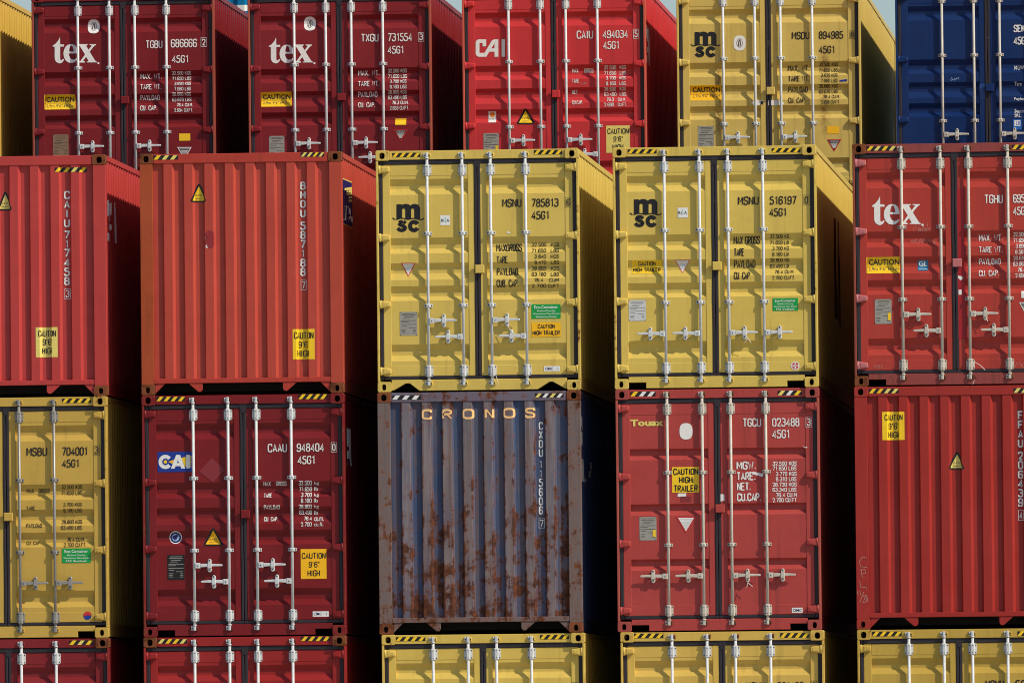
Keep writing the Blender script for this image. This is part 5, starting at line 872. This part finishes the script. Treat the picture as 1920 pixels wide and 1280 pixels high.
  ('data_plate','door',0,None,[('r',0.2667,0.4707,1.9386,2.226,'STEEL',0),('r',0.2985,0.4413,1.9559,1.9622,'G',1),('r',0.2881,0.4513,1.9731,1.9794,'G',1),('r',0.3124,0.4266,1.9961,2.0024,'G',1),('r',0.2979,0.3897,2.0159,2.0222,'G',1),('r',0.2793,0.4588,2.0421,2.0484,'G',1),('r',0.2791,0.3689,2.0588,2.0651,'G',1),('r',0.2788,0.4584,2.0881,2.0944,'G',1),('r',0.2827,0.348,2.1104,2.1167,'G',1),('r',0.3682,0.4498,2.1288,2.1351,'G',1),('r',0.2823,0.3374,2.1506,2.1569,'G',1),('r',0.2821,0.327,2.1678,2.1741,'G',1),('r',0.419,0.4537,2.1522,2.1585,'G',1),('r',0.4188,0.4535,2.1694,2.1757,'G',1),('r',0.2819,0.3309,2.1879,2.1942,'G',1),('r',0.4125,0.4533,2.1895,2.1958,'G',1),('o',0.2711,0.2813,1.941,1.9512,'K',2,2.0),('o',0.2684,0.2786,2.2111,2.2213,'K',2,2.0),('o',0.4588,0.469,1.9433,1.9535,'K',2,2.0),('o',0.4561,0.4663,2.2135,2.2237,'K',2,2.0)]),
  ('label_sticker','door',0,None,[('r',1.9482,2.0937,1.7286,1.8173,'Y',0)]),
  ('attention_sticker','door',0,None,[('p',[(1.9242,1.8729),(2.1158,1.8753),(2.0184,2.0373)],[],'RED',0),('p',[(1.9432,1.8829),(2.0965,1.8848),(2.0186,2.0161)],[],'K',1),('f','ATTENTION',1.9622,2.0772,1.892,1.9084,'W',0),('r',1.9716,2.0674,1.9214,1.9296,'W',2),('r',1.9791,2.0595,1.9361,1.9443,'W',2),('r',1.9885,2.0498,1.9508,1.959,'W',2),('r',1.996,2.042,1.9655,1.9736,'W',2),('r',2.0036,2.0342,1.9785,1.9867,'W',2)]),
 ],
 'D3': [
  ('company_logo','door',0,None,[('p',[(0.3178,0.6977),(0.3169,0.7907),(0.2682,0.7901),(0.2686,0.7448),(0.2283,0.7443),(0.227,0.8752),(0.2925,0.876),(0.3932,0.7144),(0.4236,0.699),(0.479,0.6997),(0.4767,0.9304),(0.4264,0.9297),(0.427,0.8626),(0.3582,0.8617),(0.3172,0.9284),(0.2131,0.9271),(0.1897,0.915),(0.1758,0.888),(0.1773,0.7336),(0.1917,0.7069),(0.2153,0.6964)],[[(0.4274,0.7518),(0.4268,0.819),(0.3861,0.8184)]],'W',0),('p',[(0.5227,0.7003),(0.568,0.7009),(0.5657,0.9315),(0.5204,0.9309)],[],'W',0)]),
  ('serial_number','door',0,None,[('t','CAIU',1.5213,1.7377,0.5988,0.7088,'W',0),('t','494034',1.8673,2.2008,0.6003,0.7068,'W',0),('t','5',2.2888,2.3293,0.6088,0.6981,'W',0),('l',[(2.276,0.5927),(2.3434,0.5935),(2.3422,0.7142),(2.2748,0.7133),(2.276,0.5927)],0.0053,'W',0),('t','45G1',1.8712,2.0841,0.7451,0.8515,'W',0)]),
  ('weight_table','door',0,None,[('t','MAX',1.4545,1.5361,1.0975,1.156,'W',0),('t','GROSS',1.6142,1.7348,1.0997,1.1583,'W',0),('t','TARE',1.4532,1.5454,1.2395,1.2927,'W',0),('t','NET',1.4518,1.5227,1.3848,1.438,'W',0),('t','CU.CAP.',1.4504,1.5923,1.5236,1.5769,'W',0),('t','32.500',1.8772,2.0368,1.0678,1.1174,'W',0),('t','KGS.',2.0848,2.1788,1.0699,1.1161,'W',0),('t','71.650',1.8765,2.0361,1.1387,1.1884,'W',0),('t','LBS.',2.084,2.1781,1.1409,1.1888,'W',0),('t','3.700',1.9024,2.0355,1.2099,1.256,'W',0),('t','KGS.',2.0834,2.1774,1.2119,1.2562,'W',0),('t','8.160',1.9017,2.0347,1.2808,1.3305,'W',0),('t','LBS.',2.0827,2.1767,1.2828,1.3307,'W',0),('t','28.800',1.8744,2.0341,1.3516,1.4013,'W',0),('t','KGS.',2.082,2.176,1.3538,1.4017,'W',0),('t','63.490',1.8737,2.0369,1.4226,1.4723,'W',0),('t','LBS.',2.0813,2.1753,1.4248,1.4727,'W',0),('t','76.2',1.9067,2.0061,1.4936,1.5379,'W',0),('t','CU.M.',2.0575,2.164,1.4955,1.5381,'W',0),('t','2.690',1.8759,2.0054,1.5608,1.6105,'W',0),('t','CU.FT.',2.0568,2.1775,1.563,1.6109,'W',0)]),
  ('label_sticker','door',0,None,[('r',0.3362,0.4373,1.6532,1.7987,'W',0),('o',0.3542,0.4216,1.6603,1.7312,'ORANGE',1,2.0),('f','SONO',0.3448,0.4282,1.7366,1.7685,'GR',0)]),
  ('warning_sticker','door',0,None,[('p',[(0.8139,1.622),(0.8435,1.6223),(0.9501,1.811),(0.9336,1.8321),(0.7285,1.8295),(0.7124,1.8081)],[],'K',0),('p',[(0.8284,1.6477),(0.9225,1.8128),(0.74,1.8105)],[],'Y',1),('f','SUPER',0.7781,0.8767,1.7414,1.7605,'G',0),('f','HEAVY',0.7777,0.8764,1.7776,1.7967,'G',0)]),
  ('data_plate','door',0,None,[('r',0.2688,0.4728,1.9404,2.2331,'STEEL',0),('r',0.3006,0.4434,1.958,1.9644,'G',1),('r',0.2902,0.4535,1.9755,1.982,'G',1),('r',0.3145,0.4287,1.999,2.0054,'G',1),('r',0.3,0.3918,2.0191,2.0256,'G',1),('r',0.2814,0.4609,2.0458,2.0522,'G',1),('r',0.2812,0.371,2.0628,2.0692,'G',1),('r',0.2809,0.4605,2.0926,2.0991,'G',1),('r',0.2848,0.3501,2.1154,2.1218,'G',1),('r',0.3703,0.4519,2.1341,2.1406,'G',1),('r',0.2844,0.3395,2.1563,2.1628,'G',1),('r',0.2842,0.3291,2.1738,2.1803,'G',1),('r',0.4211,0.4558,2.1579,2.1643,'G',1),('r',0.4209,0.4556,2.1755,2.1819,'G',1),('r',0.284,0.333,2.1943,2.2008,'G',1),('r',0.4146,0.4554,2.1959,2.2023,'G',1),('o',0.2732,0.2834,1.9429,1.9531,'K',2,2.0),('o',0.2705,0.2807,2.2181,2.2283,'K',2,2.0),('o',0.4609,0.4711,1.9453,1.9555,'K',2,2.0),('o',0.4582,0.4684,2.2204,2.2306,'K',2,2.0),('r',0.4273,0.462,2.1024,2.1902,'Y',3)]),
  ('caution_sticker','door',0,None,[('r',1.898,2.212,1.8639,2.224,'YP',0),('t','CAUTION',1.9168,2.1971,1.9012,1.9757,'K',0),('t','9\'6"',1.9956,2.1233,2.0076,2.0768,'K',0),('t','HIGH',1.9821,2.1241,2.1123,2.185,'K',0)]),
  ('chalk_scribble','door',0,None,[('l',[(1.563,1.2864),(1.5769,1.3114),(1.5879,1.2832),(1.5823,1.3079)],0.0053,'CH',0),('l',[(1.5984,1.2939),(1.6018,1.3117)],0.0053,'CH',0),('l',[(1.6162,1.2871),(1.6267,1.2978),(1.616,1.3119),(1.609,1.2976),(1.6162,1.2871)],0.0053,'CH',0),('l',[(1.6375,1.2838),(1.6443,1.3123)],0.0053,'CH',0)]),
  ('side_logo','side',0,None,[('p',[(0.2978,0.5236),(0.6131,0.5037),(0.6131,0.7217),(0.3503,0.6815)],[],'W',0),('p',[(0.6131,0.5522),(1.1947,0.5075),(0.9298,0.7022),(0.6658,0.7185)],[],'W',0),('p',[(0.6131,0.7976),(0.9298,0.7783),(0.9298,0.8559),(0.6131,0.8687)],[],'W',0),('p',[(0.3503,0.9233),(0.6658,0.9042),(0.6658,1.0044),(0.4028,1.0201)],[],'W',0),('p',[(0.9298,0.5242),(1.2213,0.5107),(1.2213,1.0085),(0.9563,1.0243)],[],'W',0)]),
 ],
 'D4': [
  ('company_logo','door',0,None,[('p',[(0.2399,0.6407),(0.3037,0.6415),(0.3057,0.6529),(0.3264,0.6398),(0.3553,0.6361),(0.3881,0.6426),(0.4086,0.659),(0.4334,0.6431),(0.4664,0.6375),(0.4993,0.646),(0.5217,0.6685),(0.5285,0.6929),(0.5272,0.8223),(0.4585,0.8154),(0.4595,0.7122),(0.4535,0.698),(0.4391,0.6938),(0.4247,0.6976),(0.4196,0.7117),(0.4186,0.8129),(0.3823,0.8197),(0.3473,0.814),(0.3483,0.7109),(0.3423,0.6966),(0.3279,0.6924),(0.3135,0.6963),(0.3072,0.7103),(0.3062,0.8074),(0.2732,0.8111),(0.2382,0.8179)],[],'K',0),('l',[(0.1889,0.8027),(0.2134,0.8224),(0.2422,0.8228),(0.2732,0.8131),(0.3083,0.8074),(0.3411,0.816),(0.3781,0.8245),(0.4152,0.8189),(0.4482,0.8112),(0.4811,0.8177),(0.5304,0.8305),(0.5634,0.826),(0.5767,0.8108)],0.0132,'K',1),('l',[(0.3496,0.8727),(0.3305,0.853),(0.3038,0.8487),(0.2769,0.8576),(0.2714,0.8766),(0.2951,0.8943),(0.3279,0.9056),(0.3491,0.9253),(0.3357,0.9474),(0.3048,0.9563),(0.2719,0.9494),(0.2528,0.9261)],0.0428,'K',0),('l',[(0.4966,0.8823),(0.487,0.869),(0.4737,0.8596),(0.4582,0.8552),(0.4422,0.8563),(0.4275,0.8628),(0.4155,0.8739),(0.4077,0.8885),(0.4049,0.9049),(0.4074,0.9214),(0.4149,0.9362),(0.4266,0.9476),(0.4413,0.9545),(0.4572,0.956),(0.4728,0.952),(0.4863,0.9429),(0.4962,0.9298)],0.0486,'K',0)]),
  ('class_emblem','door',0,None,[('o',0.7537,0.9146,0.6949,0.8959,'W',0,2.6),('o',0.7923,0.8759,0.7351,0.8557,'GR',1,2.0),('o',0.8003,0.8679,0.7451,0.8457,'W',2,2.0),('l',[(0.8176,0.8354),(0.8247,0.7712),(0.8377,0.7552),(0.847,0.7956),(0.8402,0.8357)],0.0145,'G',3)]),
  ('serial_number','door',0,None,[('t','MSDU',1.5288,1.76,0.6572,0.7578,'K',0),('t','894985',1.8857,2.2074,0.6547,0.7578,'K',0),('t','8',2.308,2.3457,0.6629,0.7466,'K',0),('l',[(2.296,0.6478),(2.3588,0.6486),(2.3577,0.7617),(2.2949,0.7609),(2.296,0.6478)],0.0041,'K',0),('t','45G1',1.8838,2.0949,0.8476,0.9481,'K',0)]),
  ('weight_table','door',0,None,[('t','MAX. WT.',1.4693,1.7583,1.0967,1.1747,'K',0),('t','TARE WT.',1.4729,1.7569,1.24,1.3154,'K',0),('t','PAYLOAD',1.4715,1.7279,1.3806,1.4585,'K',0),('t','CU. CAP.',1.4701,1.7038,1.5262,1.5991,'K',0),('t','32.500 KGS',1.8819,2.1282,1.0715,1.1192,'K',0),('t','71.650 LBS',1.8812,2.1275,1.1444,1.1921,'K',0),('t','3.620 KGS',1.9082,2.1268,1.2149,1.2601,'K',0),('t','7.980 LBS',1.9074,2.1261,1.2853,1.333,'K',0),('t','28.880 KGS',1.8791,2.1254,1.358,1.4032,'K',0),('t','63.670 LBS',1.8784,2.1247,1.4284,1.4761,'K',0),('t','76.4 CU.M.',1.9355,2.1542,1.4968,1.5445,'K',0),('t','2.698 CU.FT.',1.9047,2.1585,1.567,1.6173,'K',0)]),
  ('caution_sticker','door',0,None,[('r',0.1767,0.5789,1.3452,1.5463,'YO',0),('f','CAUTION',0.2023,0.5667,1.373,1.4383,'K',1.5),('f','2,9m 9\'6" HIGH',0.2014,0.5659,1.466,1.5137,'G',0)]),
  ('data_plate','door',0,None,[('r',0.2714,0.48,1.8856,2.1998,'STEEL',0),('r',0.304,0.4501,1.9045,1.9114,'G',1),('r',0.2934,0.4603,1.9233,1.9303,'G',1),('r',0.3182,0.435,1.9485,1.9554,'G',1),('r',0.3034,0.3973,1.9701,1.9771,'G',1),('r',0.2843,0.4679,1.9987,2.0057,'G',1),('r',0.2842,0.3759,2.017,2.0239,'G',1),('r',0.2838,0.4674,2.049,2.0559,'G',1),('r',0.2878,0.3545,2.0735,2.0804,'G',1),('r',0.3752,0.4586,2.0935,2.1004,'G',1),('r',0.2873,0.3437,2.1174,2.1243,'G',1),('r',0.2872,0.3331,2.1362,2.1431,'G',1),('r',0.4271,0.4626,2.119,2.1259,'G',1),('r',0.4269,0.4624,2.1379,2.1448,'G',1),('r',0.2869,0.337,2.1582,2.1651,'G',1),('r',0.4205,0.4622,2.1598,2.1667,'G',1),('o',0.276,0.2864,1.8887,1.8991,'K',2,2.0),('o',0.2731,0.2835,2.184,2.1944,'K',2,2.0),('o',0.4679,0.4784,1.8911,1.9015,'K',2,2.0),('o',0.465,0.4755,2.1864,2.1968,'K',2,2.0)]),
  ('label_sticker','door',0,None,[('r',1.9815,2.1398,1.9117,2.0123,'YO',0)]),
  ('attention_sticker','door',0,None,[('p',[(1.9752,2.0866),(2.1688,2.089),(2.0704,2.2512)],[],'RED',0),('p',[(1.9945,2.0966),(2.1493,2.0986),(2.0706,2.2299)],[],'K',1),('f','ATTENTION',2.0137,2.1298,2.1058,2.1221,'W',0),('r',2.0231,2.1199,2.1352,2.1434,'W',2),('r',2.0307,2.112,2.1499,2.1581,'W',2),('r',2.0402,2.1022,2.1646,2.1728,'W',2),('r',2.0478,2.0943,2.1793,2.1875,'W',2),('r',2.0554,2.0864,2.1924,2.2005,'W',2)]),
  ('torn_tape','door',0,None,[('p',[(0.9924,1.5691),(1.063,1.5549),(1.1433,1.5609),(1.1328,1.6111),(1.0371,1.6249),(0.982,1.6041)],[],'W',0),('p',[(1.1031,1.5679),(1.1382,1.5684),(1.1378,1.6136),(1.1026,1.6107)],[],'K',1)]),
  ('torn_tape','door',0,None,[('p',[(1.1886,1.5564),(1.3645,1.5637),(1.4195,1.597),(1.3941,1.6244),(1.1879,1.6268)],[],'W',0)]),
  ('blue_tape','door',0,None,[('p',[(2.1513,1.3046),(2.2494,1.2932),(2.2517,1.3209),(2.1536,1.3272)],[],'BLUE',0)]),
 ],
 'D5': [
  ('serial_number','door',0,None,[('t','SEK',1.5654,1.7136,0.6072,0.7052,'W',1),('t','45G',1.5638,1.7121,0.7655,0.8711,'W',1)]),
  ('weight_table','door',0,None,[('f','MGW',1.5678,1.6935,1.145,1.2003,'W',1),('f','Tare',1.5657,1.6613,1.361,1.4112,'W',1),('f','Payloa',1.5587,1.707,1.5673,1.6151,'W',1),('f','Seaco',1.5623,1.6829,1.718,1.7683,'W',1),('f','SRL.',1.5616,1.6521,1.7832,1.8309,'W',1)]),
  ('label_sticker','door',0,None,[('r',1.5404,1.6535,1.856,1.9917,'LBLUE',0),('r',1.5581,1.6386,1.8685,1.9439,'W',1),('f','LR',1.5833,1.6386,1.8787,1.934,'LBLUE',0)]),
  ('chalk_scribble','door',0,None,[('l',[(0.7242,1.3297),(0.7346,1.2947),(0.752,1.3225),(0.7292,1.3348)],0.005,'LB',0),('l',[(0.7619,1.3302),(0.7748,1.3002),(0.7795,1.3304)],0.005,'LB',0),('l',[(0.7896,1.3306),(0.7949,1.3005),(0.8099,1.3057),(0.7948,1.3155)],0.005,'LB',0),('l',[(0.815,1.3057),(0.8301,1.2959),(0.8349,1.3211)],0.005,'LB',0)]),
  ('paint_patch','door',0,None,[('r',1.1048,1.1727,1.3802,1.5863,'BLUE2',0)]),
 ],
}

# ------------------------------------------------------------------ the setting
gm = bpy.data.meshes.new('ground')
gm.from_pydata([(-1500, -1500, 0), (1500, -1500, 0), (1500, 1500, 0), (-1500, 1500, 0)], [], [(0, 1, 2, 3)])
gm.materials.append(ASPHALT)
ground = bpy.data.objects.new('ground', gm); COL.objects.link(ground); ground['kind'] = 'structure'

# ------------------------------------------------------------------ the stacks
XL = {'A0': -5.691, 'A1': -2.844, 'A2': 0.0, 'A3': 2.846, 'A4': 5.716, 'B0': -5.705, 'B1': -2.845, 'B2': -.007, 'B3': 2.850, 'B4': 5.708,
      'C0': -5.70, 'C1': -2.849, 'C2': .017, 'C3': 2.880, 'C4': 5.711, 'D0': -8.64, 'D1': -5.771, 'D2': -2.885, 'D3': -.033, 'D4': 2.813, 'D5': 5.709}
def at(k):
    row = {'A': 2, 'B': 1, 'C': 0, 'D': 3}[k[0]]
    return (XL[k]+W/2, ROW2 if k[0] == 'D' else 0.0, row*TIER)
RGB = {'A0': (172, 59, 55), 'A1': (172, 66, 52), 'A2': (202, 176, 86), 'A3': (202, 176, 84), 'A4': (164, 56, 45), 'B0': (186, 154, 70), 'B1': (113, 22, 25),
       'B2': (58, 80, 122), 'B3': (163, 62, 57), 'B4': (148, 41, 34), 'C0': (120, 28, 32), 'C1': (142, 33, 32), 'C2': (202, 174, 82), 'C3': (198, 166, 78), 'C4': (178, 149, 64),
       'D0': (198, 162, 70), 'D1': (116, 25, 29), 'D2': (122, 29, 33), 'D3': (187, 49, 51), 'D4': (196, 170, 88), 'D5': (3, 38, 88)}
WEAR = {'A0': (.02, .25), 'A1': (.04, .25), 'A4': (.04, .45), 'B3': (.03, .4), 'B4': (.02, .3), 'B0': (.0, .3), 'C2': (.03, .3), 'C3': (.05, .4), 'D4': (.0, .4)}
def rustier(rgb, r, name): return paint(name, rgb, r, .5, .3, .5)
ORANGE = (150, 70, 36)
RUSTY = paint('rusted_casting', (116, 62, 34), .68, .5, .4, .7)
def build():
    P = {}
    for k, c in RGB.items():
        rs, gr = WEAR.get(k, (.0, .25))
        kw = {}
        if k == 'D4': kw = dict(streaks=[(.545, 1.00, 2.10, .085), (1.945, .80, 2.10, .080)])
        P[k] = paint('paint_'+k, c, rs, gr+.12, .5, .42, **kw)
    edge = {k: paint('edge_'+k, c, .50, .5, .35, .5) for k, c in RGB.items()}
    D = dict(sill='rect', handles='staggered')
    S = {}
    def door(k, label, **kw):
        S[k] = {**dict(type='five', at=at(k), label=label, paint=P[k], cast=edge[k], posts=edge[k] if k[0] != 'D' else P[k]), **D, **kw}
    def end(k, label, **kw):
        S[k] = {**dict(type='end', at=at(k), label=label, paint=P[k], cast=RUSTY, posts=P[k]), **kw}
    # top row of the front stacks
    end('A0', 'coral red container with corrugated end and white 717458 lettering, cut off by the left edge')
    end('A1', 'red corrugated-end container with rust-orange corner posts and a red patch, standing on a maroon one',
        posts={-1: paint('rusty_post', (154, 68, 34), .30, 1.0, .8, .6), 1: paint('rubbed_post', (168, 66, 48), .25, .6, .5, .5)}, rail=paint('rusty_rail', (166, 57, 44), .25, .5, .4, .5))
    door('A2', 'yellow container with black lettering 785813, standing on the rust-streaked blue container', sill='tri',
         wires=[[(1.56, -.012, 2.10), (1.60, -.014, 2.17), (1.65, -.012, 2.215)], [(1.40, -.01, 2.60), (1.42, -.02, 2.70), (1.45, -.02, 2.80), (1.44, -.012, 2.86)]])
    door('A3', 'yellow container with black lettering 516197, standing on the red container with a white oval', handles='outward',
         wires=[[(1.60, -.012, 2.30), (1.56, -.014, 2.36)], [(1.58, -.012, 2.28), (1.64, -.014, 2.36)]])
    door('A4', 'worn brick red container with white serif logo and chalk scribbles at the right edge', galv=GALV2, lug=RUSTY,
         rods=[.585, 1.050, 1.385, 1.855], cast=RUSTY, posts=paint('rusty_post_b', (128, 60, 44), .35, .6, .5, .6), hinge=paint('pink_hinge', (176, 104, 104), .05, .3, .3),
         rail=paint('rusty_sill', (134, 62, 56), .3, .7, .5, .55), wires=[[(1.57, -.012, 2.08), (1.60, -.014, 2.14)], [(1.43, -.01, 2.62), (1.5, -.02, 2.66), (1.56, -.02, 2.72)], [(1.43, -.01, 2.84), (1.41, -.012, 2.89)]])
    # middle row
    door('B0', 'ochre yellow container with black 704001 lettering and green sticker, cut off by the left edge', handles='outward', galv=GALV3)
    door('B1', 'dark maroon container with a blue and yellow logo panel and a black data plate')
    end('B2', 'rust-streaked blue container with corrugated end, between a yellow one above and one below',
        front=paint('rusted_blue', (56, 74, 104), .44, .7, .3, .6, ridge=.022, low_rust=.08, bump=.4), posts=paint('rusted_post', (104, 92, 90), .55, .8, .5, .7, low_rust=.03),
        rail=paint('rusted_rail', (96, 92, 108), .58, .8, .6, .65), sillm=paint('rusted_sill', (104, 88, 86), .68, .8, .6, .7))
    door('B3', 'faded red container with three-groove doors, a blank white oval and a yellow logo', galv=GALV2, lug=RUSTY, cast=paint('edge_b3', (150, 66, 60), .38, .5, .3, .5),
         posts=paint('post_b3', (158, 78, 66), .25, .5, .3, .5), wires=[[(1.57, -.012, 2.30), (1.55, -.014, 2.38)], [(1.56, -.012, 2.32), (1.62, -.014, 2.37)]])
    S['B3']['type'] = 'three'; S['B3']['handles'] = 'outward'
    end('B4', 'deep red container with corrugated end and white 206439 lettering, below the worn serif-logo container', cast=edge['B4'])
    # bottom row
    door('C0', 'maroon container at the bottom left corner, under the ochre yellow one', cast=RUSTY)
    door('C1', 'bright red container at the bottom, under the dark maroon one with a blue logo panel', cast=RUSTY)
    door('C2', 'yellow container at the bottom, under the rust-streaked blue one')
    door('C3', 'yellow container at the bottom, under the faded red one with a white oval', lug=RUSTY)
    door('C4', 'yellow container in the bottom right corner, under the deep red corrugated-end one')
    # second row, one storey higher
    door('D0', 'yellow container in the back row showing only its ribbed side at the left edge')
    door('D1', 'maroon container with white serif logo and 686666 lettering, leftmost maroon one of the back row', posts=paint('post_d1', (140, 66, 50), .12, .4, .3, .5))
    door('D2', 'maroon container with white serif logo and 731554 lettering, left of the bright red one', posts=paint('post_d2', (150, 74, 56), .1, .4, .3, .5))
    door('D3', 'bright red container with white block logo and 494034 lettering in the back row', posts=paint('post_d3', (186, 84, 66), .1, .4, .3, .5))
    door('D4', 'yellow container with rust runs down its doors and black 894985 lettering, back row')
    door('D5', 'navy blue container in the back row at the right edge', galv=GALV2)
    S['A2']['galv'] = S['A3']['galv'] = GALV
    for k in S: container(k, S[k])
    # what carries the back row, and the third row behind it (hidden by the front stacks)
    rnd = random.Random(3)
    cols = [P['B4'], P['D1'], P['C3'], P['D5'], P['A4']]
    def buried(x, y, tier, label, pm, group):
        return container('none', dict(type='end', at=(x, y, tier*TIER), label=label, paint=pm, cast=pm, posts=pm, group=group))
    for k in ('D0', 'D1', 'D2', 'D3', 'D4', 'D5'):
        for t in range(3):
            buried(XL[k]+W/2, ROW2, t, 'plain container of the back row, hidden behind the front stacks', cols[rnd.randrange(5)], 'hidden containers of the back stacks')
    for t in range(4):
        buried(-4.2, 2*ROW2, t, 'plain container of the third row, hidden behind the back row', cols[t], 'hidden containers of the third row')
    sea = paint('paint_sea_blue', (0, 112, 158), .0, .15, .2)
    top = buried(-4.2, 2*ROW2, 4, 'bright blue container with a white stripe, glimpsed between the two maroon ones', sea, 'containers stacked in rows')
    decal('white_stripe', 'end', 0, None, [('r', .16, 2.28, STRIPE[0], STRIPE[1], 'W', 0)], top, 'end')
STRIPE = (2.163, 2.249)
build()
